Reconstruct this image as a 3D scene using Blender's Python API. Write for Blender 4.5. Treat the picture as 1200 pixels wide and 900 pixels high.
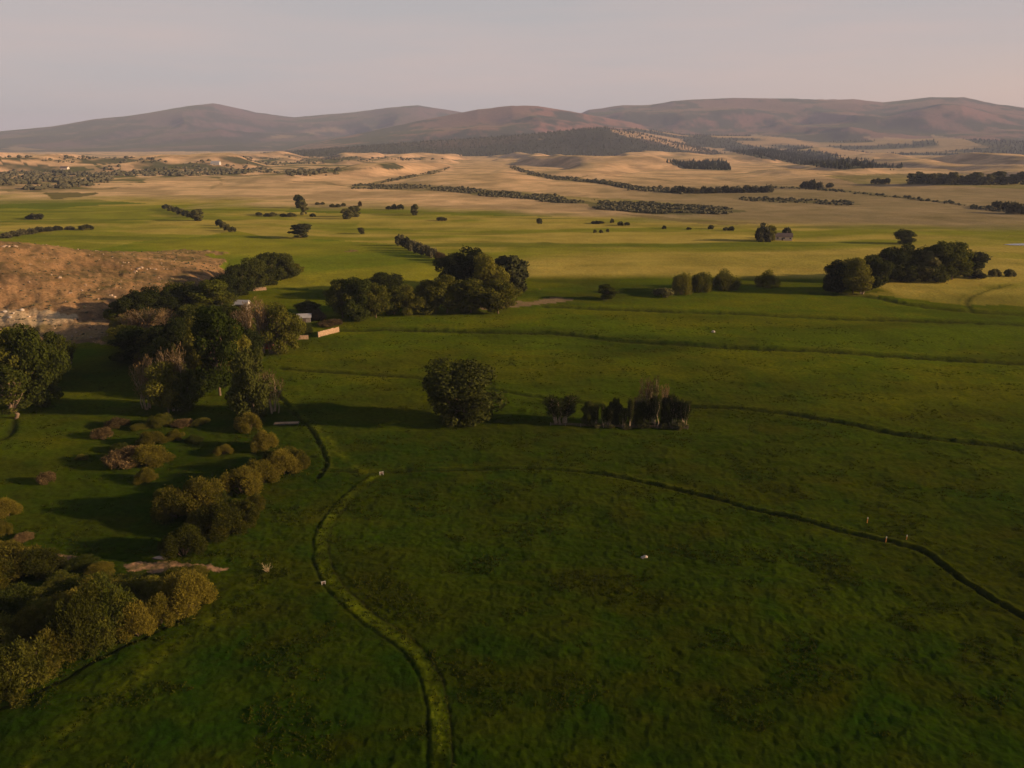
import bpy, math, random
import numpy as np

R = math.radians
S = bpy.context.scene
for o in list(bpy.data.objects):
    bpy.data.objects.remove(o)

# ------------------------------------------------------------------ camera
CAM_H, PITCH, F, CU, CV = 70.0, R(17.3), 900.0, 600.0, 450.0
cd = bpy.data.cameras.new("camera")
cd.sensor_width = 36.0
cd.lens = 27.0
cd.clip_start = 0.5
cd.clip_end = 120000.0
cam = bpy.data.objects.new("camera", cd)
S.collection.objects.link(cam)
cam.location = (0, 0, CAM_H)
cam.rotation_euler = (R(90) - PITCH, 0, 0)
S.camera = cam

# ------------------------------------------------------------------ light, sky, exposure
SUN_EL, SUN_AZ = R(13.2), R(99.0)          # azimuth clockwise from +Y
S.view_settings.view_transform = 'Standard'
S.view_settings.look = 'None'
S.view_settings.gamma = 1.0
S.view_settings.exposure = 0.60
S.view_settings.use_curve_mapping = False

sl = bpy.data.lights.new("sun", 'SUN')
sl.energy = 5.0
sl.angle = R(1.0)
sl.color = (1.0, 0.70, 0.42)
sun = bpy.data.objects.new("sun", sl)
S.collection.objects.link(sun)
sun.rotation_euler = (R(90) - SUN_EL, 0, math.pi - SUN_AZ)

W = bpy.data.worlds.new("World")
S.world = W
W.use_nodes = True
nt = W.node_tree
nt.nodes.clear()
L = nt.links
out = nt.nodes.new('ShaderNodeOutputWorld')
sky = nt.nodes.new('ShaderNodeTexSky')
sky.sky_type = 'NISHITA'
sky.sun_disc = False
sky.sun_elevation = SUN_EL
sky.sun_rotation = SUN_AZ
sky.altitude = 1800
sky.air_density = 1.0
sky.dust_density = 1.5
bg = nt.nodes.new('ShaderNodeBackground')
bg.inputs['Strength'].default_value = 0.05
L.new(sky.outputs[0], bg.inputs['Color'])
# thin high cloud veil low in the sky, pale pink, streaked
tc = nt.nodes.new('ShaderNodeTexCoord')
mp = nt.nodes.new('ShaderNodeMapping')
mp.inputs['Scale'].default_value = (1.4, 1.4, 14.0)
L.new(tc.outputs['Generated'], mp.inputs['Vector'])
nz = nt.nodes.new('ShaderNodeTexNoise')
nz.inputs['Scale'].default_value = 1.6
nz.inputs['Detail'].default_value = 5
L.new(mp.outputs[0], nz.inputs['Vector'])
vc = nt.nodes.new('ShaderNodeValToRGB')
vc.color_ramp.elements[0].position = 0.36
vc.color_ramp.elements[0].color = (0.345, 0.325, 0.325, 1)
vc.color_ramp.elements[1].position = 0.66
vc.color_ramp.elements[1].color = (0.415, 0.340, 0.320, 1)
L.new(nz.outputs['Fac'], vc.inputs[0])
sx = nt.nodes.new('ShaderNodeSeparateXYZ')
L.new(tc.outputs['Generated'], sx.inputs[0])
gx = nt.nodes.new('ShaderNodeMapRange'); gx.interpolation_type = 'SMOOTHSTEP'
gx.inputs[1].default_value = 0.05; gx.inputs[2].default_value = 0.75
L.new(sx.outputs['X'], gx.inputs[0])
gz = nt.nodes.new('ShaderNodeMapRange'); gz.interpolation_type = 'SMOOTHSTEP'
gz.inputs[1].default_value = 0.13; gz.inputs[2].default_value = 0.03
L.new(sx.outputs['Z'], gz.inputs[0])
gm_ = nt.nodes.new('ShaderNodeMath'); gm_.operation = 'MULTIPLY'
L.new(gx.outputs[0], gm_.inputs[0]); L.new(gz.outputs[0], gm_.inputs[1])
gmx = nt.nodes.new('ShaderNodeMix'); gmx.data_type = 'RGBA'
L.new(gm_.outputs[0], gmx.inputs['Factor'])
L.new(vc.outputs[0], gmx.inputs['A']); gmx.inputs['B'].default_value = (0.60, 0.40, 0.30, 1)
bg2 = nt.nodes.new('ShaderNodeBackground')
bg2.inputs['Strength'].default_value = 1.0
L.new(gmx.outputs['Result'], bg2.inputs['Color'])
vr = nt.nodes.new('ShaderNodeValToRGB')     # veil thins towards the zenith
vr.color_ramp.interpolation = 'EASE'
vr.color_ramp.elements[0].position = 0.12
vr.color_ramp.elements[0].color = (0.92, 0.92, 0.92, 1)
vr.color_ramp.elements[1].position = 0.45
vr.color_ramp.elements[1].color = (0.12, 0.12, 0.12, 1)
L.new(sx.outputs['Z'], vr.inputs[0])
mx = nt.nodes.new('ShaderNodeMixShader')
L.new(vr.outputs[0], mx.inputs[0])
L.new(bg.outputs[0], mx.inputs[1])
L.new(bg2.outputs[0], mx.inputs[2])
L.new(mx.outputs[0], out.inputs['Surface'])

S.cycles.max_bounces = 5
S.cycles.diffuse_bounces = 2
S.cycles.transmission_bounces = 2
S.cycles.transparent_max_bounces = 6
S.cycles.volume_bounces = 0
S.cycles.use_denoising = True

# ------------------------------------------------------------------ numpy helpers
def _hash(ix, iy, seed):
    h = (ix.astype(np.int64) * 374761393 + iy.astype(np.int64) * 668265263 + seed * 974634777) & 0xFFFFFFFF
    h = ((h ^ (h >> 13)) * 1274126177) & 0xFFFFFFFF
    h = (h ^ (h >> 16)) & 0xFFFFFFFF
    return h

def perlin(x, y, seed=0):
    x = np.asarray(x, float); y = np.asarray(y, float)
    x0 = np.floor(x); y0 = np.floor(y)
    fx = x - x0; fy = y - y0
    ux = fx * fx * fx * (fx * (fx * 6 - 15) + 10)
    uy = fy * fy * fy * (fy * (fy * 6 - 15) + 10)
    def g(ix, iy, dx, dy):
        a = _hash(ix, iy, seed) * (2 * np.pi / 4294967296.0)
        return np.cos(a) * dx + np.sin(a) * dy
    a = g(x0, y0, fx, fy); b = g(x0 + 1, y0, fx - 1, fy)
    c = g(x0, y0 + 1, fx, fy - 1); d = g(x0 + 1, y0 + 1, fx - 1, fy - 1)
    return ((a * (1 - ux) + b * ux) * (1 - uy) + (c * (1 - ux) + d * ux) * uy) * 1.5

def fbm(x, y, seed=0, octv=4, gain=0.5):
    s = 0; a = 1.0; f = 1.0
    for i in range(octv):
        s = s + a * perlin(x * f + 17.3 * i, y * f - 9.1 * i, seed + i)
        a *= gain; f *= 2.03
    return s

def sstep(a, b, x):
    t = np.clip((x - a) / (b - a), 0, 1)
    return t * t * (3 - 2 * t)

def mix(a, b, t):
    return a + (b - a) * t

cP, sP = math.cos(PITCH), math.sin(PITCH)
def ray(u, v):
    x = (u - CU) / F; y = (CV - v) / F
    return np.array([x, cP + y * sP, -sP + y * cP])

def project(x, y, z):
    zz = z - CAM_H
    fwd = y * cP - zz * sP
    up = y * sP + zz * cP
    fwd = np.where(fwd < 1e-3, 1e-3, fwd)
    return CU + F * x / fwd, CV - F * up / fwd

def crest(pts, dist):
    """photo skyline (u, v) at given distances -> azimuth, distance, height"""
    th, zz, rr = [], [], []
    for i, (u, v) in enumerate(pts):
        d = ray(u, v)
        hyp = math.hypot(d[0], d[1])
        Ri = dist if not isinstance(dist, (list, tuple)) else dist[i]
        th.append(math.atan2(d[0], d[1])); rr.append(Ri); zz.append(CAM_H + Ri * d[2] / hyp)
    o = np.argsort(th)
    return np.array(th)[o], np.array(rr)[o], np.array(zz)[o]

# name, crest pixels, distance, front width, back width
RIDGES = [
 ("A", [(-260,175),(-120,163),(0,154),(60,149),(110,141),(150,137),(200,128),(232,123),(250,121),(268,124),(300,131),(345,136),(400,132),(450,127),(490,124),(530,130),(600,142),(700,160),(800,185)], 14000, 5200, 4000),
 ("B", [(150,190),(300,182),(380,165),(430,155),(500,139),(560,127),(600,123),(630,124),(680,132),(740,143),(800,158),(860,176),(900,190)], 9500, 2900, 2500),
 ("C", [(560,190),(640,150),(690,127),(730,122),(762,122),(790,118),(860,115),(950,116),(1000,114),(1035,118),(1090,112),(1130,113),(1165,122),(1200,127),(1300,140),(1450,160)], 12500, 5200, 4000),
 ("D", [(150,189),(280,184),(330,179),(420,172),(500,166),(580,161),(640,156),(690,151),(710,150),(750,157),(780,165),(830,176),(880,188)], 6000, 1300, 1600),
 ("E", [(600,185),(680,168),(740,150),(800,158),(900,160),(960,167),(1000,165),(1100,162),(1200,166),(1400,170)], 7800, 2300, 1500),
 ("G", [(760,192),(800,186),(860,178),(900,176),(950,184),(1010,192),(1060,200)], 4600, 900, 900),
 ("H", [(860,190),(930,175),(960,172),(1010,178),(1080,190),(1130,198)], 5600, 900, 700),
 ("M", [(-300,272),(-120,279),(0,286),(60,291),(110,299),(180,306),(230,313),(265,322),(300,336)], 455, 140, 150),
]
RD = [(n,) + crest(p, d) + (wf, wb) for n, p, d, wf, wb in RIDGES]

def height(x, y, which=False):
    x = np.asarray(x, float); y = np.asarray(y, float)
    r = np.hypot(x, y); th = np.arctan2(x, y)
    far = sstep(900, 2200, r)
    z = 1.2 * fbm(x / 260, y / 200, 3, 2) * sstep(150, 600, r)
    z = z + far * (7.0 * fbm(x / 900, y / 520, 5, 3) + 2.5)
    # foothill spurs that run towards the camera, split by gullies
    sp = 1.3 * perlin(x / 330 + 0.7 * perlin(x / 800, y / 700, 8), y / 1150 + 4.2, 9) + 0.5 * perlin(x / 140, y / 420, 10)
    z = z + far * (1 - sstep(4200, 5600, r)) * np.clip(sp, -0.9, 0.9) * (18.0 * sstep(950, 1700, r) + 21.0 * sstep(1700, 2900, r))
    rd = r * (1 + 0.05 * fbm(x / 2600, y / 2600, 12, 2))
    idx = np.zeros(r.shape, int)
    rough = fbm(x / 1500, y / 1500, 21, 5, 0.52)
    rid = 1 - np.abs(perlin(x / 1300 + 0.5 * perlin(x / 2500, y / 2500, 31), y / 2600, 33)) * 2.0
    for k, (n, t, rr, zz, wf, wb) in enumerate(RD):
        H = np.interp(th, t, zz, left=zz[0] * 0.3, right=zz[-1] * 0.3)
        d = rr[0]
        q = (rd - d) if n != "M" else (r - d * (1 + 0.08 * perlin(x / 90, y / 90, 40)))
        f = np.where(q < 0, 1 + q / wf, 1 - q / wb)
        f = np.clip(f, 0, 1)
        g = f * f * (3 - 2 * f)
        if n in "ABC":
            g = np.where(q < 0, f ** 1.35, g)
        hz = H * g
        if n == "M":
            hz = hz + g * (1 - g) * 4 * 1.6 * fbm(x / 45, y / 45, 41, 3)
        else:
            off = 1 - np.exp(-(q / (0.42 * wf)) ** 2)
            hz = hz + np.where(q < 0, 1.0, 0.15) * g * off * (0.30 * H * rough + 0.34 * H * (rid - 0.35)) * (1.0 if n in "ABC" else 0.45)
        m = (hz > z) & (hz > (3.0 if n != 'M' else 0.3)) & ((r > 0.35 * d) | (n == 'M'))
        idx = np.where(m, k + 1, idx)
        z = np.where((r > 0.35 * d) | (n == 'M'), np.maximum(z, hz), z)
    if which:
        return z, idx
    return z

_rs = np.concatenate([np.arange(45, 700, 1.5), np.geomspace(700, 20000, 2600)])
def ground(u, v):
    d = ray(u, v); hyp = math.hypot(d[0], d[1])
    x = _rs * d[0] / hyp; y = _rs * d[1] / hyp
    zr = CAM_H + _rs * d[2] / hyp
    h = height(x, y)
    k = np.nonzero(zr <= h)[0]
    if len(k) == 0:
        k = [np.argmin(zr - h)]
    k = int(k[0])
    if k > 0:
        a = (zr[k-1] - h[k-1]); b = (h[k] - zr[k]); t = a / max(a + b, 1e-6)
    else:
        t = 1; k = 1
    rr = _rs[k-1] + (_rs[k] - _rs[k-1]) * t
    X = rr * d[0] / hyp; Y = rr * d[1] / hyp
    return float(X), float(Y), float(height(X, Y))

# ------------------------------------------------------------------ object helpers
def link(o):
    S.collection.objects.link(o)
    return o

def tag(o, label=None, cat=None, group=None, kind=None):
    if label: o["label"] = label
    if cat: o["category"] = cat
    if group: o["group"] = group
    if kind: o["kind"] = kind
    return o

def quadmesh(name, V, Fq, mat, smooth=False, n=4):
    V = np.asarray(V, np.float32).reshape(-1, 3); Fq = np.asarray(Fq, np.int32).reshape(-1, n)
    me = bpy.data.meshes.new(name)
    me.vertices.add(len(V)); me.vertices.foreach_set("co", V.ravel())
    me.loops.add(Fq.size); me.loops.foreach_set("vertex_index", Fq.ravel())
    me.polygons.add(len(Fq))
    me.polygons.foreach_set("loop_start", np.arange(0, Fq.size, n, dtype=np.int32))
    me.polygons.foreach_set("loop_total", np.full(len(Fq), n, np.int32))
    me.polygons.foreach_set("use_smooth", np.full(len(Fq), smooth, bool))
    me.update(calc_edges=True)
    if mat: me.materials.append(mat)
    return me

class MB:
    """collects boxes, prisms and tubes (quads) for one mesh"""
    def __init__(s): s.V = []; s.F = []; s.n = 0
    def add(s, V, Fq):
        s.V.append(np.asarray(V, float)); s.F.append(np.asarray(Fq, int) + s.n); s.n += len(V); return s
    def box(s, c, d, rz=0.0):
        x, y, z = np.array(d) / 2
        P = np.array([[-x,-y,-z],[x,-y,-z],[x,y,-z],[-x,y,-z],[-x,-y,z],[x,-y,z],[x,y,z],[-x,y,z]])
        ca, sa = math.cos(rz), math.sin(rz)
        P = np.c_[P[:,0]*ca-P[:,1]*sa, P[:,0]*sa+P[:,1]*ca, P[:,2]] + np.array(c)
        return s.add(P, [[0,3,2,1],[4,5,6,7],[0,1,5,4],[1,2,6,5],[2,3,7,6],[3,0,4,7]])
    def hexa(s, P):
        return s.add(P, [[0,3,2,1],[4,5,6,7],[0,1,5,4],[1,2,6,5],[2,3,7,6],[3,0,4,7]])
    def tube(s, pts, rad, k=6):
        pts = np.asarray(pts, float); m = len(pts); V = []
        for i in range(m):
            d = pts[min(i+1, m-1)] - pts[max(i-1, 0)]
            d = d / (np.linalg.norm(d) + 1e-9)
            a = np.cross(d, [0.3, 1, 0.1]); a /= np.linalg.norm(a) + 1e-9
            b = np.cross(d, a)
            for j in range(k):
                t = 2 * math.pi * j / k
                V.append(pts[i] + rad[i] * (math.cos(t) * a + math.sin(t) * b))
        Fq = [[i*k+j, i*k+(j+1) % k, (i+1)*k+(j+1) % k, (i+1)*k+j] for i in range(m-1) for j in range(k)]
        return s.add(V, Fq)
    def mesh(s, name, mat, smooth=False):
        return quadmesh(name, np.vstack(s.V), np.vstack(s.F), mat, smooth)
    def obj(s, name, mat, parent=None, smooth=False):
        o = link(bpy.data.objects.new(name, s.mesh(name, mat, smooth)))
        if parent: o.parent = parent
        return o

def empty(name, loc, rz=0.0):
    o = link(bpy.data.objects.new(name, None))
    o.location = loc; o.rotation_euler = (0, 0, rz)
    o.empty_display_size = 0.3
    return o

# ------------------------------------------------------------------ materials
def newmat(name):
    m = bpy.data.materials.new(name); m.use_nodes = True
    m.node_tree.nodes.clear()
    return m, m.node_tree.nodes, m.node_tree.links

def plain(name, col, rough=0.85, var=0.25, scale=1.5, bump=0.0, metal=0.0):
    m, N, K = newmat(name)
    o = N.new('ShaderNodeOutputMaterial'); p = N.new('ShaderNodeBsdfPrincipled')
    p.inputs['Roughness'].default_value = rough
    p.inputs['Metallic'].default_value = metal
    p.inputs['Specular IOR Level'].default_value = 0.2
    t = N.new('ShaderNodeTexCoord'); n = N.new('ShaderNodeTexNoise')
    n.inputs['Scale'].default_value = scale; n.inputs['Detail'].default_value = 5
    K.new(t.outputs['Object'], n.inputs['Vector'])
    r = N.new('ShaderNodeValToRGB')
    r.color_ramp.elements[0].position = 0.3; r.color_ramp.elements[1].position = 0.7
    r.color_ramp.elements[0].color = tuple(c * (1 - var) for c in col) + (1,)
    r.color_ramp.elements[1].color = tuple(min(1, c * (1 + var)) for c in col) + (1,)
    K.new(n.outputs['Fac'], r.inputs[0]); K.new(r.outputs[0], p.inputs['Base Color'])
    if bump:
        b = N.new('ShaderNodeBump'); b.inputs['Strength'].default_value = bump
        K.new(n.outputs['Fac'], b.inputs['Height']); K.new(b.outputs[0], p.inputs['Normal'])
    K.new(p.outputs[0], o.inputs['Surface'])
    return m

def foliage(name, c1, c2, trans=0.3, scale=0.6):
    """leaf colour varies from clump to clump and from plant to plant"""
    m, N, K = newmat(name)
    o = N.new('ShaderNodeOutputMaterial')
    t = N.new('ShaderNodeTexCoord'); n = N.new('ShaderNodeTexNoise')
    n.inputs['Scale'].default_value = scale; n.inputs['Detail'].default_value = 3
    K.new(t.outputs['Object'], n.inputs['Vector'])
    oi = N.new('ShaderNodeObjectInfo')
    ad = N.new('ShaderNodeMath'); ad.operation = 'MULTIPLY_ADD'
    ad.inputs[1].default_value = 0.70; ad.inputs[2].default_value = -0.35
    K.new(oi.outputs['Random'], ad.inputs[0])
    a2 = N.new('ShaderNodeMath'); a2.operation = 'ADD'
    K.new(n.outputs['Fac'], a2.inputs[0]); K.new(ad.outputs[0], a2.inputs[1])
    r = N.new('ShaderNodeValToRGB')
    r.color_ramp.elements[0].position = 0.28; r.color_ramp.elements[1].position = 0.74
    r.color_ramp.elements[0].color = tuple(c1) + (1,)
    r.color_ramp.elements[1].color = tuple(c2) + (1,)
    K.new(a2.outputs[0], r.inputs[0])
    d = N.new('ShaderNodeBsdfDiffuse'); tr = N.new('ShaderNodeBsdfTranslucent')
    K.new(r.outputs[0], d.inputs['Color']); K.new(r.outputs[0], tr.inputs['Color'])
    mxs = N.new('ShaderNodeMixShader'); mxs.inputs[0].default_value = trans
    K.new(d.outputs[0], mxs.inputs[1]); K.new(tr.outputs[0], mxs.inputs[2])
    K.new(mxs.outputs[0], o.inputs['Surface'])
    return m

M = {
 'dark':   foliage('dark_green_leaves', (0.024, 0.031, 0.007), (0.07, 0.076, 0.015), 0.3, 0.8),
 'olive':  foliage('olive_leaves', (0.055, 0.067, 0.01), (0.175, 0.16, 0.022), 0.4, 0.8),
 'willow': foliage('willow_leaves', (0.046, 0.050, 0.007), (0.185, 0.150, 0.020), 0.35, 0.9),
 'rust':   foliage('rusty_twigs', (0.08, 0.058, 0.024), (0.2, 0.13, 0.055), 0.2, 0.8),
 'green':  foliage('fresh_green_leaves', (0.03, 0.042, 0.005), (0.09, 0.098, 0.012), 0.35, 0.7),
 'grey':   foliage('grey_green_leaves', (0.06, 0.06, 0.028), (0.14, 0.125, 0.06), 0.25, 0.6),
 'farleaf': foliage('far_tree_leaves', (0.06, 0.064, 0.024), (0.15, 0.138, 0.048), 0.35, 0.5),
 'brush':  foliage('sage_brush_leaves', (0.065, 0.065, 0.038), (0.145, 0.125, 0.07), 0.15, 0.01),  # leaf colour lightened, with the haze over the far brush painted in
 'conifer':foliage('conifer_needles', (0.020, 0.024, 0.014), (0.045, 0.045, 0.024), 0.0, 0.005),
 'bark':   plain('grey_bark', (0.16, 0.11, 0.07), 0.95, 0.3, 3.0),
 'pale_bark': plain('pale_bark', (0.27, 0.20, 0.13), 0.9, 0.35, 2.5),
 'wood':   plain('weathered_boards', (0.38, 0.25, 0.15), 0.9, 0.3, 2.0),
 'greywood': plain('grey_timber', (0.22, 0.19, 0.16), 0.9, 0.3, 3.0),
 'white':  plain('white_painted_wall', (0.55, 0.51, 0.46), 0.8, 0.08, 1.0),
 'roofgrey': plain('pale_metal_roof', (0.36, 0.34, 0.33), 0.5, 0.12, 0.8),
 'roofbrown': plain('brown_shingle_roof', (0.14, 0.10, 0.085), 0.9, 0.25, 2.0),
 'redwall': plain('red_barn_boards', (0.30, 0.09, 0.05), 0.9, 0.25, 1.5),
 'tanwall': plain('tan_siding', (0.66, 0.52, 0.40), 0.85, 0.1, 1.0),
 'glass':  plain('dark_window_glass', (0.03, 0.035, 0.04), 0.15, 0.1, 1.0),
 'door':   plain('dark_door_paint', (0.10, 0.07, 0.05), 0.7, 0.2, 2.0),
 'stone':  plain('tan_stone', (0.38, 0.27, 0.18), 0.95, 0.35, 1.2, 0.4),
 'palestone': plain('pale_stone', (0.48, 0.40, 0.32), 0.95, 0.25, 1.5, 0.3),
 'concrete': plain('pale_concrete', (0.48, 0.44, 0.39), 0.9, 0.15, 2.0),
 'orange': plain('orange_paint', (0.62, 0.24, 0.06), 0.7, 0.1, 2.0),
 'deadwood': plain('bleached_branches', (0.40, 0.30, 0.16), 0.9, 0.3, 3.0),
}

# ------------------------------------------------------------------ ditches, banks, tracks and a painted shadow line (photo pixels turned into ground lines)
def line(px):
    return np.array([ground(u, v)[:2] for u, v in px])

def smooth_line(P, it=2):
    for _ in range(it):
        Q = [P[0]]
        for a, b in zip(P[:-1], P[1:]):
            Q.append(a * 0.75 + b * 0.25); Q.append(a * 0.25 + b * 0.75)
        Q.append(P[-1]); P = np.array(Q)
    return P

PX = {
 'bank':   [(441,556),(418,573),(394,598),(379,622),(373,648),(384,680),(408,706),(446,734),(478,756),(497,778),(509,808),(515,850),(517,930)],
 'd2':     [(380,552),(445,553),(520,551),(600,548),(690,552),(760,565),(850,588),(950,612),(1040,634),(1085,646),(1112,671),(1152,697),(1215,732),(1330,790),(1460,840)],
 'd3a':    [(330,432),(400,437),(480,441),(560,454),(640,466),(700,474)],
 'd3':     [(800,476),(880,480),(950,488),(1010,500),(1070,512),(1215,528),(1500,560)],
 'd4':     [(400,387),(470,386),(540,389),(620,390),(660,391),(720,400),(830,405),(950,411),(1080,419),(1215,428),(1500,445)],
 'd5':     [(640,359),(700,362),(830,366),(950,372),(1100,377),(1215,381),(1500,392)],
 'd6':     [(950,344),(1030,348),(1058,357),(1130,365),(1215,370),(1400,376)],
 'd6b':    [(1140,366),(1128,352),(1150,342),(1185,333)],
 'd7':     [(318,450),(332,470),(350,490),(365,505),(372,520),(381,532),(380,548),(372,560)],
 'edge':   [(25,905),(80,856),(130,818),(180,776),(230,740),(280,706),(312,668)],
 'thick':  [(-20,836),(60,802),(120,768),(170,746),(215,722),(240,704)],  # line of the painted shadow along the thicket's foot
 'trk1':   [(332,462),(348,482),(376,506),(396,530),(418,548),(441,556)],
 'trk2':   [(330,470),(360,495),(385,530),(388,548)],
 'swale':  [(18,492),(14,505),(4,515),(-15,520)],
 'hay1':   [(480,264),(560,266),(640,262)],
 'road':   [(560,357),(618,355),(648,351),(672,352)],
}
LN = {k: smooth_line(line(v)) for k, v in PX.items()}
_b = LN['bank']

def dist_line(x, y, P, reach):
    """signed distance (left of travel positive) to a polyline, far = big"""
    D = np.full(x.shape, 1e9); Sg = np.ones(x.shape)
    lo = P.min(0) - reach; hi = P.max(0) + reach
    sel = np.nonzero((x > lo[0]) & (x < hi[0]) & (y > lo[1]) & (y < hi[1]))[0]
    xs, ys = x[sel], y[sel]
    d = np.full(xs.shape, 1e9); sg = np.ones(xs.shape)
    for a, b in zip(P[:-1], P[1:]):
        e = b - a; l2 = e @ e
        if l2 < 1e-9: continue
        t = np.clip(((xs - a[0]) * e[0] + (ys - a[1]) * e[1]) / l2, 0, 1)
        dx = xs - a[0] - t * e[0]; dy = ys - a[1] - t * e[1]
        q = np.hypot(dx, dy); m = q < d
        d = np.where(m, q, d); sg = np.where(m, np.sign(e[0] * dy - e[1] * dx), sg)
    D[sel] = d; Sg[sel] = sg
    return D * Sg

def in_poly(u, v, poly):
    c = np.zeros(u.shape, bool)
    n = len(poly)
    for i in range(n):
        x0, y0 = poly[i]; x1, y1 = poly[(i + 1) % n]
        if y0 == y1: continue
        cr = ((y0 > v) != (y1 > v)) & (u < (x1 - x0) * (v - y0) / (y1 - y0) + x0)
        c ^= cr
    return c

# ------------------------------------------------------------------ terrain (one sheet)
th = np.concatenate([np.arange(-180, -40, 2.5), np.arange(-40, 40.0001, 0.1), np.arange(42.5, 180.01, 2.5)])
rs = [2.0, 10, 20, 30, 38, 44]
r_ = 48.0
while r_ < 21000:
    rs.append(r_)
    r_ += min(max(0.28, r_ * r_ / 46000.0), 0.0085 * r_ if r_ < 5000 else 0.011 * r_)
rs = np.array(rs)
TH, RR = np.meshgrid(np.radians(th), rs)
X = (RR * np.sin(TH)).ravel(); Y = (RR * np.cos(TH)).ravel()
Z, IDX = height(X, Y, True)
r = RR.ravel()
# land cover, chosen by where each stretch of ground lies in the valley
U, Vp = project(X, Y, Z)
behind = Y < 20
U = np.where(behind, 600, U); Vp = np.where(behind, 800, Vp)
wob = fbm(X / 40, Y / 40, 50, 3) ; wobf = fbm(X / 260, Y / 260, 51, 4)
vv = Vp + np.where(Vp < 300, 5, 10) * wobf; uu = U + 14 * wobf

rag = fbm(X / 3.5, Y / 3.5, 55, 4)
def C(*c): return np.array(c, float)
PAST = C(0.0160, 0.0335, 0.0005); PAST2 = C(0.0250, 0.0345, 0.0006); LUSH = C(0.0100, 0.0310, 0.0006)
HAY = C(0.36, 0.265, 0.058); HAYG = C(0.165, 0.165, 0.016); TAN = C(0.64, 0.40, 0.225); TAN2 = C(0.40, 0.255, 0.15)
GREY = C(0.27, 0.190, 0.115)
n1 = fbm(X / 9, Y / 7, 60, 4)[:, None]; n2 = fbm(X / 55, Y / 38, 61, 3)[:, None]; n3 = fbm(X / 340, Y / 170, 62, 5)[:, None]
n4 = fbm(X / 300 + 0.4 * wobf, Y / 62 + 0.8 * wobf, 66, 4)[:, None]
def cl(a): return np.clip(a, 0, 1)
col = mix(PAST, PAST2, cl(0.45 + 1.0 * n2 + 0.6 * n1))
col = mix(col, LUSH, cl(0.15 + 1.1 * fbm(X / 80, Y / 50, 63, 3)[:, None] - 0.5 * n1))
bp_ = fbm(X / 22 + .5 * wob, Y / 16, 72, 4, 0.6)
col = mix(col, C(0.034, 0.031, 0.001), cl((bp_ - 0.2) * 1.8)[:, None] * 0.4)
col = mix(col, C(0.030, 0.046, 0.0008), cl((-bp_ - 0.2) * 1.8)[:, None] * 0.5)
# rough grazed sward further out is yellower than the wet near meadow
dry = sstep(150, 300, r + 45 * wob + 60 * fbm(X / 140, Y / 90, 64, 2))[:, None]
col = mix(col, mix(C(0.050, 0.079, 0.0006), C(0.080, 0.086, 0.0010), cl(0.45 + 1.1 * n2 + 0.5 * n1)), dry * cl(0.85 - 1.0 * fbm(X / 90, Y / 30, 65, 3)[:, None]))
# the valley floor beyond the near pastures turns to hay
hay = mix(HAYG, HAY, cl(0.45 + 1.4 * n4 + 0.3 * n3))
hay = mix(hay, C(0.062, 0.085, 0.008), cl((fbm(X / 300, Y / 45, 67, 3)[:, None] - 0.18) * 3.0) * 0.7)
hay = mix(hay, HAY, (0.65 * sstep(560, 680, U) * sstep(288, 296, Vp))[:, None] * cl(0.8 + n4))
hb = np.interp(U, [-300, 0, 300, 400, 620, 700, 1000, 1060, 1200, 1400], [300, 300, 325, 345, 326, 325, 326, 350, 345, 345])
t = sstep(4, -5, Vp + 3 * wobf - hb)[:, None]
col = mix(col, hay, t)
gl = in_poly(uu, vv, [(60,300),(150,284),(280,272),(330,280),(470,288),(540,310),(600,330),(600,350),(280,350),(240,318),(120,304)])[:, None]
col = np.where(gl, mix(C(0.100, 0.130, 0.008), C(0.205, 0.190, 0.016), cl(0.35 + 1.5 * n4)), col)
gl = in_poly(uu, vv, [(330,232),(640,246),(700,252),(560,252),(330,247)]) | in_poly(uu, vv, [(-200,232),(100,232),(180,240),(60,246),(-200,246)])
col = np.where(gl[:, None], mix(C(0.07, 0.10, 0.008), HAYG, cl(0.4 + n3)), col)
gl = in_poly(uu, vv, [(430,262),(640,258),(740,264),(700,270),(560,274),(430,270)]) | in_poly(uu + 10 * wob, vv + 3 * wob, [(980,345),(1130,340),(1215,335),(1215,362),(1140,362),(1060,352)])
col = np.where(gl[:, None], mix(col, HAY, 0.45), col)
# dry tan hills
tb = np.interp(U, [-300, 100, 300, 450, 600, 700, 800, 900, 1400], [232, 231, 236, 241, 245, 254, 261, 263, 264])
t = sstep(7, -7, Vp + 6 * wobf + 3 * fbm(X / 60, Y / 40, 69, 3) - tb)[:, None]
tan = mix(TAN, TAN2, cl(0.40 + 1.2 * n3 + 1.2 * fbm(X / 90, Y / 140, 68, 4)[:, None]))  # varied dry tone; the darker tan patches also paint in fold shadows
gg = sstep(600, 820, U) * sstep(206, 226, Vp)
tan = mix(tan, mix(GREY, GREY * 0.75, cl(0.4 + n3)), gg[:, None])
col = mix(col, tan, t)
gl = in_poly(uu, vv, [(960,205),(1215,207),(1215,222),(1010,216)]) | in_poly(uu, vv, [(560,226),(740,232),(800,238),(690,236),(560,231)])
col = np.where(gl[:, None], mix(col, C(0.14, 0.135, 0.03), 0.6), col)
gl = in_poly(uu, vv, [(50,224),(100,221),(100,229),(52,231)])
col = np.where(gl[:, None], C(0.11, 0.075, 0.045), col)
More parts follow.
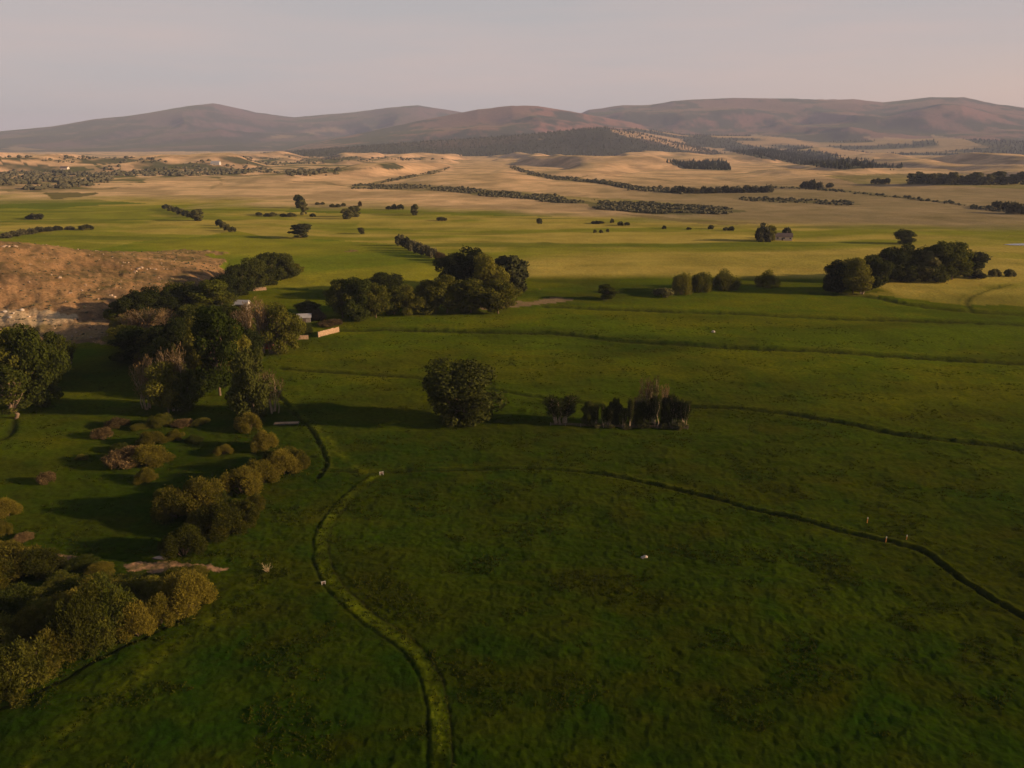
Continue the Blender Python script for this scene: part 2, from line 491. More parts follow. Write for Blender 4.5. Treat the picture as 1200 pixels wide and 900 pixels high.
# brushy darker ground
DK = C(0.070, 0.065, 0.038)
brush = (in_poly(uu, vv, [(-300,183),(180,184),(420,183),(560,186),(420,191),(330,195),(120,192),(-300,193)]) | in_poly(uu, vv, [(-300,196),(60,196),(150,197),(170,214),(60,224),(-300,226)]) | in_poly(uu, vv, [(110,193),(300,192),(330,203),(200,208),(120,206)])
         | in_poly(uu, vv, [(330,200),(400,197),(400,206),(340,207)]) | in_poly(uu, vv, [(290,190),(400,188),(470,184),(470,194),(400,197),(300,199)]))
bm = cl(0.35 + 2.2 * fbm(X / 130, Y / 160, 70, 3))
col = np.where(brush[:, None], mix(col, DK, cl(bm[:, None])), col)
def gully(px, w, k, c=DK):
    global col
    tw = [w * (0.15 if i in (0, len(px) - 1) else 1.0) for i in range(len(px))]
    P = [(u, v - q) for (u, v), q in zip(px, tw)] + [(u, v + q) for (u, v), q in zip(px[::-1], tw[::-1])]
    m_ = in_poly(U + 4 * wobf + 3 * fbm(X / 40, Y / 60, 54, 2), Vp + 0.8 * wobf, P) & (IDX == 0)
    col = np.where(m_[:, None], mix(col, c, k), col)
gully([(528,195),(515,200),(492,205),(470,209),(440,215),(415,219)], 1.6, 0.7)
gully([(408,219),(470,219),(530,222),(600,228),(650,234),(700,239)], 3.6, 0.7)
gully([(688,240),(740,243),(800,246),(876,248)], 6.5, 0.75)
gully([(598,195),(620,203),(645,208),(700,213),(745,221),(800,226),(900,225)], 2.2, 0.7)
gully([(690,205),(672,211),(640,208)], 1.4, 0.7)
gully([(720,250),(760,254),(800,259),(850,262),(900,262)], 1.8, 0.6, C(0.13, 0.085, 0.055))
gully([(860,233),(920,235),(1010,240)], 2.4, 0.6); gully([(890,218),(960,221),(1060,232),(1140,241)], 1.3, 0.6)
gully([(330,212),(380,214),(410,219)], 1.6, 0.5); gully([(440,196),(400,200),(330,204),(280,206)], 1.5, 0.6); gully([(800,214),(760,209),(700,206)], 1.1, 0.45)
gully([(250,205),(262,214),(245,222)], 3, 0.35); gully([(955,203),(1010,208),(1060,206),(1215,204)], 2.5, 0.5)
# mountains
nm = fbm(X / 900, Y / 900, 80, 6, 0.6)[:, None]; nk = fbm(X / 260, Y / 260, 81, 4, 0.6)[:, None]
FOR = C(0.034, 0.034, 0.036); BRN = C(0.230, 0.105, 0.092); PUR = C(0.120, 0.070, 0.076)
def setm(k, c):
    global col
    col = np.where((IDX == k)[:, None], c, col)
lowz = (1 - sstep(120, 420, Z))[:, None]
setm(1, mix(PUR, FOR, cl(0.25 + 2.2 * nm + 0.9 * nk + 0.7 * lowz)))
setm(2, mix(BRN, FOR, cl(0.08 + 1.9 * nm + 1.1 * nk + 0.6 * lowz)))
setm(3, mix(mix(PUR, BRN, 0.6), FOR, cl(0.25 + 2.2 * nm + 1.0 * nk + 0.5 * lowz)))
setm(4, mix(FOR, PUR, cl(0.0 + 0.9 * nm)))
e_for = cl(0.42 + 3.0 * fbm(X / 1400, Y / 500, 82, 4))[:, None]
setm(5, mix(TAN2 * 0.95, FOR * 1.4, e_for))
setm(6, mix(TAN2 * 1.1, FOR * 1.5, cl(0.1 + 2.5 * fbm(X / 700, Y / 300, 83, 4))[:, None]))
setm(7, mix(TAN2 * 1.1, FOR * 1.4, cl(0.35 + 2.6 * fbm(X / 800, Y / 300, 84, 4))[:, None]))
gl = in_poly(U, Vp, [(712,152),(740,153),(800,163),(860,172),(885,181),(850,180),(800,176),(770,166),(735,160)]) & (IDX > 0)
col = np.where(gl[:, None], TAN2 * 1.05, col)
wu = U + 9 * wobf + 16 * fbm(X / 700, Y / 700, 57, 4, 0.6) * sstep(6500, 9000, r) + 5 * fbm(X / 90, Y / 90, 52, 3); wv_ = Vp + 5 * fbm(X / 700, Y / 700, 58, 4, 0.6) * sstep(6500, 9000, r) + 2.5 * wobf + 1.5 * fbm(X / 90, Y / 90, 53, 3)
gl = in_poly(wu, wv_, [(798,160),(835,158),(880,172),(940,178),(1020,190),(1060,198),(960,196),(890,185),(850,175),(810,172)]) | in_poly(U, Vp, [(780,190),(850,188),(856,200),(800,198)])
WOODS = gl
col = np.where(gl[:, None], FOR * 1.3, col)
gl = in_poly(wu, wv_, [(950,170),(975,172),(1020,182),(1075,192),(1060,194),(1000,186),(950,176)]) | in_poly(U, Vp, [(880,157),(930,162),(955,172),(920,168),(880,161)]) | in_poly(U, Vp, [(1010,160),(1070,163),(1070,169),(1030,168)]) | in_poly(U, Vp, [(1090,158),(1130,163),(1150,170),(1100,171)])
col = np.where((gl & (IDX > 0))[:, None], mix(col, TAN2, 0.85), col)
wq = fbm(X / 420, Y / 420, 59, 4, 0.6)
for cu, cv, ru, rv in ((378, 153, 26, 6), (25, 175, 30, 5), (105, 182, 14, 3), (330, 160, 22, 3)):
    q_ = np.exp(-(((U - cu) / ru) ** 2 + ((Vp - cv) / rv) ** 2)) + 0.45 * wq
    col = np.where((IDX > 0)[:, None], mix(col, TAN2 * 0.8, (0.75 * sstep(0.45, 0.9, q_))[:, None]), col)
# sandy mound
sand = mix(C(0.30, 0.170, 0.080), C(0.13, 0.080, 0.045), cl(0.5 + 0.9 * fbm(X / 30, Y / 30, 90, 3) + 0.8 * fbm(X / 4, Y / 4, 91, 3))[:, None])
mnd = (IDX == 8) & (Z > 0.8 + 1.2 * wob) & (Y < 640)
foot = in_poly(uu, Vp + 6 * wob, [(-300,345),(0,352),(60,350),(140,352),(200,350),(235,330),(200,372),(150,390),(110,398),(60,408),(-300,430)])
col = np.where((mnd | foot)[:, None], sand, col)
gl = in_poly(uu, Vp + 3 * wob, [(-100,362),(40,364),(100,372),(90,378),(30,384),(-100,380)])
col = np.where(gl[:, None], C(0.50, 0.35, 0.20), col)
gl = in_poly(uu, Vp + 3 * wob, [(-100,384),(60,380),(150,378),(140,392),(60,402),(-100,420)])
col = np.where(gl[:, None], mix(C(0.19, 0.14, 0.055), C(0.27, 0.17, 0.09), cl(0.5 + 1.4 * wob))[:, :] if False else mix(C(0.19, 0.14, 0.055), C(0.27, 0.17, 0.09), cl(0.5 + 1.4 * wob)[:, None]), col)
# bare dirt by the creek
rg_ = fbm(X / 1.6, Y / 1.6, 56, 3)
gl = in_poly(U + 12 * wob + 8 * rag, Vp + 2 * wob + 3.0 * rag + 1.5 * rg_, [(143,661),(170,657),(215,659),(268,665),(240,668),(215,669),(148,669)]) | in_poly(U + 5 * wob, Vp + 2 * wob + 2 * rag, [(64,650),(100,652),(95,661),(66,662)])
col = np.where(gl[:, None], mix(C(0.27, 0.155, 0.085), C(0.12, 0.085, 0.04), cl(0.35 + 1.2 * rg_[:, None] + .6 * rag[:, None])), col)
gl = in_poly(U + 5 * wob, Vp + 2 * wob, [(560,349),(625,354),(650,349),(672,350),(672,353),(650,355),(610,360),(560,362)])
col = np.where(gl[:, None], C(0.20, 0.13, 0.08), col)
# hummocks: real relief of the sward
near = 1 - sstep(250, 700, r)
Z = Z + near * (0.105 * fbm(X / 2.6, Y / 2.2, 100, 4, 0.6) + 0.05 * fbm(X / .9, Y / .9, 104, 2) + 0.22 * fbm(X / 14, Y / 10, 101, 3)) + (1 - near) * 0.0
Z = Z + sstep(500, 900, r) * (1 - sstep(3000, 5000, r)) * 0.8 * fbm(X / 60, Y / 60, 102, 2)
Z = Z + np.where(mnd, 0.8, 0) * fbm(X / 7, Y / 7, 103, 4, 0.6)
# raised bank with a light crest, wheel rut on its right and a wet ditch on its left
d = dist_line(X, Y, LN['bank'], 8)      # travel towards the camera: left of travel = +X side
wv = d + 0.30 * wob + 0.22 * rag
Z = Z + 0.02 * np.exp(-(wv / 1.1) ** 4) - 0.16 * np.exp(-((wv + 1.35) / 0.34) ** 2) - 0.08 * np.exp(-((wv - 1.5) / 0.25) ** 2)
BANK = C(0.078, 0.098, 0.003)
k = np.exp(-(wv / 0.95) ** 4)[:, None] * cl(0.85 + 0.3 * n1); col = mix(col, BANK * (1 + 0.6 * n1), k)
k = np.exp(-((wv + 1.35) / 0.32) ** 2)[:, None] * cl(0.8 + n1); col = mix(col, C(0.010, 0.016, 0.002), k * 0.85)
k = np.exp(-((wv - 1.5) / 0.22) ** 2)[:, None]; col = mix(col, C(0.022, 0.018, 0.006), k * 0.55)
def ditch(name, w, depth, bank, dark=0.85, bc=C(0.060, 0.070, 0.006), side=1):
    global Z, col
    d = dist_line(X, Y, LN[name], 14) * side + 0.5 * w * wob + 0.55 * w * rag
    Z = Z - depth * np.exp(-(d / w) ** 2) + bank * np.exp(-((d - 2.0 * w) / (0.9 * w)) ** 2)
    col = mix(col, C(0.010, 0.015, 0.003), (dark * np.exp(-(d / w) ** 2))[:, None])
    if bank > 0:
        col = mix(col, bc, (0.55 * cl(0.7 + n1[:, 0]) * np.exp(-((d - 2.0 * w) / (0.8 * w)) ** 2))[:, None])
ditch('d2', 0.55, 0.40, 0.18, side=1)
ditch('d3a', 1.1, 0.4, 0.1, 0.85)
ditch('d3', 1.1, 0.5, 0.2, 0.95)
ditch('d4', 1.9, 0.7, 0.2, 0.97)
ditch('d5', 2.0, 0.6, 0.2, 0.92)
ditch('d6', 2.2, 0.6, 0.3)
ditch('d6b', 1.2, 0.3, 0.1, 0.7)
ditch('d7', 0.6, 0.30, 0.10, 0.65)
ditch('thick', 0.5, 0.25, 0.0, 0.8)  # shallow groove coloured dark to paint the shadow under the thicket bushes
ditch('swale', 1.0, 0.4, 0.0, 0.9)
d = np.abs(dist_line(X, Y, LN['edge'], 20)); col = mix(col, C(0.040, 0.050, 0.002), (0.5 * np.exp(-(d / 4.0) ** 2) * cl(0.7 + 0.8 * n2[:, 0] + 0.6 * n1[:, 0]))[:, None])
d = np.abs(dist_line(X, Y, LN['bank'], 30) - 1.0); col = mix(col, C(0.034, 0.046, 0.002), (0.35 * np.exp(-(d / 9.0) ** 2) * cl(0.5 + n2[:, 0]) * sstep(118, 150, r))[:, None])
for nme in ('edge', 'trk1', 'trk2'):
    d = np.abs(dist_line(X, Y, LN[nme], 8) + 0.7 * wob)
    col = mix(col, C(0.078, 0.092, 0.004), ((0.75 if nme != 'edge' else 0.8) * np.exp(-(d / {'edge': 0.8, 'trk1': 1.1, 'trk2': 0.5}[nme]) ** 2) * cl(0.6 + 1.2 * n1[:, 0]))[:, None])
tt = sstep(0.2, 0.7, fbm(X / 14, Y / 2.0, 120, 3) ) * near
col = mix(col, col * C(1.25, 1.05, 0.9), tt[:, None] * 0.6)
col = np.clip(col, 0.001, 0.9)

nT, nR = len(th), len(rs)
I = np.arange(nT * nR).reshape(nR, nT)
Fq = np.stack([I[:-1, :-1], I[:-1, 1:], I[1:, 1:], I[1:, :-1]], -1).reshape(-1, 4)[:, ::-1]

gm, N, K = newmat('pasture_and_hill_ground')
o_ = N.new('ShaderNodeOutputMaterial'); p_ = N.new('ShaderNodeBsdfPrincipled')
p_.inputs['Roughness'].default_value = 1.0; p_.inputs['Specular IOR Level'].default_value = 0.0
p_.inputs['Sheen Weight'].default_value = 0.045; p_.inputs['Sheen Roughness'].default_value = 0.45; p_.inputs['Sheen Tint'].default_value = (0.62, 0.68, 0.05, 1)
at = N.new('ShaderNodeAttribute'); at.attribute_name = 'landcover'
geo = N.new('ShaderNodeNewGeometry')
na = N.new('ShaderNodeTexNoise'); na.inputs['Scale'].default_value = 0.9; na.inputs['Detail'].default_value = 6; na.inputs['Roughness'].default_value = 0.65
nb = N.new('ShaderNodeTexNoise'); nb.inputs['Scale'].default_value = 0.03; nb.inputs['Detail'].default_value = 8; nb.inputs['Roughness'].default_value = 0.62
K.new(geo.outputs['Position'], na.inputs['Vector']); K.new(geo.outputs['Position'], nb.inputs['Vector'])
m1 = N.new('ShaderNodeMapRange'); m1.inputs[1].default_value = 0.25; m1.inputs[2].default_value = 0.75; m1.inputs[3].default_value = 0.5; m1.inputs[4].default_value = 1.5
m2 = N.new('ShaderNodeMapRange'); m2.inputs[1].default_value = 0.25; m2.inputs[2].default_value = 0.75; m2.inputs[3].default_value = 0.7; m2.inputs[4].default_value = 1.3
K.new(na.outputs['Fac'], m1.inputs[0]); K.new(nb.outputs['Fac'], m2.inputs[0])
mm = N.new('ShaderNodeMath'); mm.operation = 'MULTIPLY'; K.new(m1.outputs[0], mm.inputs[0]); K.new(m2.outputs[0], mm.inputs[1])
vm = N.new('ShaderNodeVectorMath'); vm.operation = 'SCALE'
K.new(at.outputs['Color'], vm.inputs[0]); K.new(mm.outputs[0], vm.inputs['Scale'])
K.new(vm.outputs[0], p_.inputs['Base Color'])
bp = N.new('ShaderNodeBump'); bp.inputs['Strength'].default_value = 0.5; bp.inputs['Distance'].default_value = 0.25
K.new(na.outputs['Fac'], bp.inputs['Height'])
bp2 = N.new('ShaderNodeBump'); bp2.inputs['Strength'].default_value = 0.4; bp2.inputs['Distance'].default_value = 3.0
K.new(nb.outputs['Fac'], bp2.inputs['Height']); K.new(bp.outputs[0], bp2.inputs['Normal'])
K.new(bp2.outputs[0], p_.inputs['Normal'])
K.new(p_.outputs[0], o_.inputs['Surface'])
me = quadmesh('ground', np.c_[X, Y, Z], Fq, gm, True)
ca = me.color_attributes.new('landcover', 'FLOAT_COLOR', 'POINT')
ca.data.foreach_set('color', np.c_[col, np.ones(len(col))].astype(np.float32).ravel())
tag(link(bpy.data.objects.new('ground', me)), 'green irrigated pasture running out to dry tan hills and mountains', 'ground', kind='structure')
Zg = Z.reshape(nR, nT)
def surf(x, y):
    """height of the built ground sheet"""
    rr = math.hypot(x, y); a = math.degrees(math.atan2(x, y))
    i = int(np.clip(np.searchsorted(rs, rr) - 1, 0, nR - 2)); j = int(np.clip(np.searchsorted(th, a) - 1, 0, nT - 2))
    fr = (rr - rs[i]) / (rs[i+1] - rs[i]); fa = (a - th[j]) / (th[j+1] - th[j])
    return float((Zg[i,j]*(1-fa)+Zg[i,j+1]*fa)*(1-fr) + (Zg[i+1,j]*(1-fa)+Zg[i+1,j+1]*fa)*fr)
def spot(u, v):
    x, y, z = ground(u, v)
    return x, y, surf(x, y)

# ------------------------------------------------------------------ haze
hm, N, K = newmat('valley_haze')
ho = N.new('ShaderNodeOutputMaterial'); pv = N.new('ShaderNodeVolumePrincipled')
pv.inputs['Color'].default_value = (0.62, 0.70, 1.0, 1)
pv.inputs['Density'].default_value = 5.1e-5
pv.inputs['Anisotropy'].default_value = 0.0
K.new(pv.outputs[0], ho.inputs['Volume'])
zt = float(Z.max()) + 15
hz = MB().box((0, 0, (zt - 40) / 2), (43000, 43000, zt + 40)).obj('haze', hm)
tag(hz, 'thin pinkish evening haze filling the valley', 'haze', kind='stuff')

# ------------------------------------------------------------------ plants
def leaves(rng, lobes, n, ln, wd, up=0.0, rand=0.6, shell=(0.55, 1.05)):
    """leaf-sized quads through a set of ellipsoid lobes (cx,cy,cz,rx,ry,rz)"""
    Lb = np.array(lobes, float)
    vol = (Lb[:, 3] * Lb[:, 4] + Lb[:, 4] * Lb[:, 5])
    k = rng.choice(len(Lb), n, p=vol / vol.sum())
    d = rng.normal(size=(n, 3)); d /= np.linalg.norm(d, axis=1)[:, None]
    rad = shell[0] + (shell[1] - shell[0]) * rng.random(n) ** 0.6
    rad = rad * np.where(rng.random(n) < 0.10, 1 + 0.35 * rng.random(n), 1.0)
    P = Lb[k, :3] + d * Lb[k, 3:] * rad[:, None]
    keep = P[:, 2] > 0.03
    P = P[keep]; d = d[keep]; m = len(P)
    ax = d + np.array([0, 0, up]) + rand * rng.normal(size=(m, 3))
    ax /= np.linalg.norm(ax, axis=1)[:, None]
    sd = np.cross(ax, rng.normal(size=(m, 3))); sd /= np.linalg.norm(sd, axis=1)[:, None]
    if up == 0:      # broad leaves lie across the outward direction
        nrm = ax; ax = sd; sd = np.cross(nrm, ax)
    l = ln * (0.6 + 0.8 * rng.random(m))[:, None]; w = wd * (0.6 + 0.8 * rng.random(m))[:, None]
    A = P - ax * l * .5 - sd * w * .35; B = P - ax * l * .5 + sd * w * .35
    Cc = P + ax * l * .5 + sd * w * .5; D = P + ax * l * .5 - sd * w * .5
    V = np.stack([A, B, Cc, D], 1).reshape(-1, 3)
    return V, np.arange(4 * m).reshape(m, 4)

PROTO = {}
def proto(kind, n, H, Wd, trunk_mesh, crown_mesh):
    a = np.empty(len(crown_mesh.vertices) * 3, np.float32); crown_mesh.vertices.foreach_get('co', a); a = a.reshape(-1, 3)
    Wd = 2 * float(np.percentile(np.abs(a[:, :2]), 98)); H = float(np.percentile(a[:, 2], 99.3))
    PROTO.setdefault(kind, []).append((H, Wd, trunk_mesh, crown_mesh))

def limb(rng, mb, a, b, r0, r1, k=5, bend=0.08):
    a = np.array(a, float); b = np.array(b, float); Ln = np.linalg.norm(b - a)
    pts = [a + (b - a) * t + rng.normal(size=3) * bend * Ln * math.sin(math.pi * t) for t in np.linspace(0, 1, 5)]
    mb.tube(pts, np.linspace(r0, r1, 5), k)

def make_broad(kind, seed, H, Wd, mat, bark, n, leaf, low=0.25, nl=14, ragged=1.0):
    rng = np.random.default_rng(seed)
    lobes = []
    cz = H * (0.5 + low / 2)
    for i in range(nl):
        a = 2 * math.pi * (i * 0.618 + rng.random() * .15); e = rng.random()
        rr = Wd * 0.5 * (0.25 + 0.5 * rng.random()) * ragged * math.sqrt(max(0.15, 1 - (2 * e - 1) ** 2 * .8))
        z = H * (low + 0.12) + (H * (0.86 - low - 0.12)) * e
        s = Wd * (0.085 + 0.12 * rng.random() ** 1.5)
        lobes.append((rr * math.cos(a), rr * math.sin(a), z, s, s * (.8 + .4 * rng.random()), min(s * 0.85, max(z, .3) * .95)))
    lobes.append((0, 0, H * 0.80, Wd * .13, Wd * .13, H * .15)); lobes.append((0, 0, cz, Wd * .22, Wd * .22, H * .22))
    V, Fq = leaves(rng, lobes, n, leaf, leaf * .8)
    cm = quadmesh(kind + '_crown', V, Fq, M[mat])
    mb = MB(); tr = max(0.10, 0.016 * H)
    limb(rng, mb, (0, 0, -0.4), (0.02 * Wd, 0, H * 0.45), tr, tr * .55, 8, .03)
    limb(rng, mb, (0.02 * Wd, 0, H * 0.44), (-.03 * Wd, 0.02 * Wd, H * 0.8), tr * .55, tr * .15, 6)
    for lb in lobes[:nl]:
        st = (0, 0, H * (0.15 + 0.25 * rng.random()))
        limb(rng, mb, st, (lb[0], lb[1], lb[2]), tr * .4, tr * .08)
    tm = mb.mesh(kind + '_trunk', M[bark], True)
    proto(kind, 0, H, Wd, tm, cm)

def make_bush(kind, seed, H, Wd, mat, n, ln, wd, nl=22, up=0.55):
    rng = np.random.default_rng(seed)
    lobes = []
    for i in range(nl):
        a = 2 * math.pi * (i * 0.618 + .2 * rng.random()); q = math.sqrt((i + .5) / nl)
        rr = Wd * 0.38 * q * (.85 + .3 * rng.random())
        s = Wd * (0.08 + 0.10 * rng.random())
        z = H * (0.70 - 0.42 * q * q) + 0.09 * H * rng.normal()
        lobes.append((rr * math.cos(a), rr * math.sin(a), max(z, .2 * H), s, s, s * .5 + H * .18))
    V, Fq = leaves(rng, lobes, n, ln, wd, up, 0.85, (0.35, 1.15))
    cm = quadmesh(kind + '_foliage', V, Fq, M[mat])
    mb = MB()
    for i in range(12):
        lb = lobes[i % nl]
        limb(rng, mb, (lb[0] * .15, lb[1] * .15, -0.2), (lb[0] * .95, lb[1] * .95, lb[2] * 1.05), 0.05, 0.015, 4)
    proto(kind, 0, H, Wd, mb.mesh(kind + '_stems', M['bark'], True), cm)

def make_twiggy(kind, seed, H, Wd, mat, bark, n, stems=6, low=0.25, leafn=0):
    """half-bare tree: many upright pale stems and a haze of twigs"""
    rng = np.random.default_rng(seed)
    mb = MB(); lobes = []
    for i in range(stems):
        a = 2 * math.pi * rng.random(); q = Wd * 0.30 * math.sqrt(rng.random())
        hx = H * (0.7 + 0.3 * rng.random())
        b = (q * math.cos(a), q * math.sin(a)); t = (b[0] * 1.5, b[1] * 1.5, hx * .92)
        limb(rng, mb, (b[0] * .6, b[1] * .6, -0.3), t, 0.02 * H, 0.004 * H, 5, .04)
        for j in range(5):
            f = 0.3 + 0.6 * rng.random()
            p = (b[0] * (.6 + .9 * f), b[1] * (.6 + .9 * f), hx * .92 * f)
            e = rng.random() * 6.28; l = Wd * .2
            limb(rng, mb, p, (p[0] + l * math.cos(e), p[1] + l * math.sin(e), min(p[2] + H * .16, H)), 0.006 * H, 0.002 * H, 4)
        for f in (0.45, 0.68, 0.88):
            lobes.append((b[0] * (.6 + .9 * f), b[1] * (.6 + .9 * f), hx * f, Wd * .16, Wd * .16, H * .13))
    V, Fq = leaves(rng, lobes, n, 0.045 * H, 0.007 * H + 0.03, 1.2, 0.45, (0.15, 1.15))
    proto(kind, 0, H, Wd, mb.mesh(kind + '_trunk', M[bark], True), quadmesh(kind + '_crown', V, Fq, M[mat]))

for s in range(3): make_broad('dark_tree', 10 + s, 15, 15, 'dark', 'bark', 14000, 0.42, -0.06, 34)
for s in range(3): make_broad('far_tree', 15 + s, 12, 11, 'farleaf', 'bark', 3500, 0.8, -0.04, 22)
for s in range(3): make_broad('olive_tree', 20 + s, 12, 11, 'olive', 'bark', 11000, 0.32, -0.04, 30)
for s in range(3): make_broad('green_tree', 30 + s, 14, 10, 'green', 'bark', 11000, 0.32, 0.0, 30)
for s in range(2): make_broad('poplar', 40 + s, 14, 5, 'olive', 'bark', 4600, 0.28, -0.02, 18, .8)
for s in range(4): make_bush('willow_bush', 50 + s, 3.4, 5, 'willow', 16000, 0.20, 0.055)
for s in range(3): make_bush('olive_bush', 60 + s, 3.4, 5, 'olive', 13000, 0.20, 0.060)
for s in range(2): make_bush('rusty_bush', 70 + s, 2.6, 4, 'rust', 3500, 0.36, 0.07)
for s in range(3): make_bush('far_shrub', 80 + s, 4, 6, 'grey', 1300, 0.9, 0.45, 9, 0.4)
for s in range(2): make_bush('dark_shrub', 90 + s, 4, 6, 'farleaf', 1500, 0.8, 0.40, 9, 0.4)
for s in range(3): make_twiggy('rusty_tree', 100 + s, 12, 9, 'rust', 'pale_bark', 1900, 8)
for s in range(2): make_twiggy('thin_tree', 110 + s, 10, 5, 'rust', 'pale_bark', 900, 5)
for s in range(4): make_twiggy('dark_thin_tree', 120 + s, 8, 5, 'dark', 'pale_bark', 4200, 6)

NAMES = {'far_tree': ('tree', 'tree'), 'dark_tree': ('cottonwood_tree', 'tree'), 'olive_tree': ('broadleaf_tree', 'tree'), 'green_tree': ('green_broadleaf_tree', 'tree'),
         'poplar': ('poplar_tree', 'tree'), 'willow_bush': ('willow_bush', 'bush'), 'olive_bush': ('olive_green_bush', 'bush'),
         'rusty_bush': ('rusty_bush', 'bush'), 'far_shrub': ('shrub', 'shrub'), 'dark_shrub': ('dark_shrub', 'shrub'),
         'rusty_tree': ('bare_twigged_tree', 'tree'), 'thin_tree': ('pale_stemmed_tree', 'tree'), 'dark_thin_tree': ('slender_dark_tree', 'tree')}
prng = random.Random(7)
def plant(kind, u, v, wpx, hpx, label, group=None, rz=None, parts=True):
    x0, y0, z0 = ground(u, v)
    sl_ = math.hypot(x0, y0, CAM_H - z0); dep = math.asin((CAM_H - z0) / sl_)
    wm = wpx * sl_ / F * (0.9 if kind in ('willow_bush', 'olive_bush') else 1.0)
    # v marks the near foot of the plant: its middle stands further back
    rr = math.hypot(x0, y0); bk = wm * (0.32 if 'bush' in kind else 0.06)
    x, y = x0 * (rr + bk) / rr, y0 * (rr + bk) / rr
    hm_ = hpx * sl_ / F / math.cos(dep)
    if 'bush' in kind or 'shrub' in kind:
        hm_ = max(0.42 * hm_, hm_ - 0.80 * wm * math.tan(dep))
    z = surf(x, y)
    H, Wd, tm, cm = PROTO[kind][prng.randrange(len(PROTO[kind]))]
    nm, cat = NAMES[kind]
    o = empty(nm, (x, y, z - 0.03), prng.random() * 6.28 if rz is None else rz)
    k = wm / Wd
    o.scale = (k * (0.93 + .14 * prng.random()), k * (0.93 + .14 * prng.random()), hm_ / H)
    tag(o, label, cat, group)
    bush = 'bush' in kind or 'shrub' in kind
    for nme, dm in (('stems' if bush else 'trunk', tm), ('foliage' if bush else 'crown', cm)):
        c = link(bpy.data.objects.new(nme, dm)); c.parent = o
    return o

ORD = ['first','second','third','fourth','fifth','sixth','seventh','eighth','ninth','tenth','eleventh','twelfth','thirteenth','fourteenth','fifteenth','sixteenth','seventeenth','eighteenth','nineteenth','twentieth','twenty-first','twenty-second','twenty-third','twenty-fourth']
def row(items, template, group):
    for i, it in enumerate(items):
        kind, u, v, w, h = it
        plant(kind, u, v, w, h, template.format(ORD[i]), group)

WB, OB, RB, DS, FS = 'willow_bush', 'olive_bush', 'rusty_bush', 'dark_shrub', 'far_shrub'
FT = 'far_tree'
DT, OT, GT, PT, RT, TT, DH = 'dark_tree', 'olive_tree', 'green_tree', 'poplar', 'rusty_tree', 'thin_tree', 'dark_thin_tree'

# thicket in the lower left, four rows
row([(WB,-12,838,76,72),(OB,28,810,58,56),(WB,64,792,50,54),(WB,98,774,56,72),(OB,134,756,58,76),(WB,164,750,42,46),(WB,188,738,40,42),(WB,222,722,56,54)],
    '{} willow bush from the bottom left along the thicket field edge', 'willow bushes of the lower left thicket')
row([(OB,-8,778,60,52),(WB,28,762,52,44),(OB,58,748,54,44),(WB,86,736,60,48),(WB,116,720,62,44),(OB,148,712,50,38),(OB,180,708,48,34),(WB,210,704,56,36)],
    '{} bush from the left in the second row of the thicket', 'willow bushes of the lower left thicket')
row([(OB,-10,738,56,42),(OB,22,728,54,38),(OB,52,716,50,32),(OB,84,706,50,30),(OB,118,698,50,24),(OB,152,695,46,22),(OB,184,692,42,20)],
    '{} dark olive bush from the left amid the shaded thicket', 'willow bushes of the lower left thicket')
row([(WB,-6,694,50,40),(WB,20,676,52,40),(WB,46,678,46,36),(OB,72,696,38,26),(WB,4,658,34,26)],
    '{} yellowish bush from the left in the thicket back row', 'willow bushes of the lower left thicket')
P_ = plant
P_(WB,8,608,26,24,'small tan bush at the left edge, above the yellowish thicket bushes')
P_(RB,28,634,18,11,'low brown bush just above the back of the thicket')
P_(WB,2,630,22,18,'small willow bush cut by the left edge above the thicket')
P_(RB,56,567,15,14,'lone small brown bush in the grass of the left pasture')
# bushes between thicket and grove
P_(WB,216,656,46,42,'round golden bush standing just above the bare pink dirt strip')
P_(WB,208,612,48,44,'grey-gold bush at the left end of the clump above the dirt strip','bushes of the creek clump')
P_(WB,238,606,52,50,'tallest bush at the back of the clump above the dirt strip','bushes of the creek clump')
P_(WB,262,630,52,46,'front golden bush of the clump above the dirt strip','bushes of the creek clump')
P_(WB,288,616,36,34,'right-hand bush of the clump above the dirt strip','bushes of the creek clump')
P_(WB,240,628,40,34,'small bush filling the middle of the clump above the dirt strip','bushes of the creek clump')
P_(OB,192,586,24,16,'low olive bush on the left flank of the creek clump')
row([(WB,284,582,46,40),(WB,306,570,38,34),(WB,330,560,44,38),(WB,350,552,30,28)],
    '{} golden bush from the left in the line rising beside the dark ditch','bushes beside the dark ditch')
row([(WB,172,566,26,18),(OB,258,598,30,24),(WB,300,600,26,22),(OB,270,572,26,20),(WB,322,546,26,20),(OB,340,536,22,16)],
    '{} low bush from the left filling the creek side above the clump','low bushes filling the creek side')
row([(OB,96,668,30,16),(WB,118,676,30,18),(OB,232,676,26,14),(OB,206,680,30,16)],
    '{} low bush from the left between the thicket and the dirt patches','low bushes by the dirt patches')
row([(OB,140,530,18,12),(WB,206,516,20,13),(OB,228,520,18,12),(WB,262,534,20,14),(OB,96,540,14,9),(WB,196,540,16,10)],
    '{} small bush of the handful scattered round the wide bush pair', 'small bushes round the wide pair')
P_(WB,292,506,32,24,'yellow-olive bush at the foot of the dark shaded tree')
P_(WB,310,530,30,28,'round olive bush just below the bush at the foot of the dark tree')
P_(RB,150,548,38,26,'grey-brown left half of the wide bush pair in the left pasture')
P_(WB,174,548,42,30,'golden right half of the wide bush pair in the left pasture')
P_(WB,179,524,30,19,'olive bush directly above the wide bush pair')
P_(RB,122,514,20,14,'small tan-pink bush left of the wide bush pair')
P_(RB,138,502,22,13,'grey brushy bush above the small tan-pink bush')
P_(OB,188,501,26,17,'dark olive bush below the trees with pale trunks')
P_(RB,216,500,20,11,'low brown bush below the pale-trunked trees, left of two')
P_(OB,236,499,20,11,'low dark bush below the pale-trunked trees, right of two')
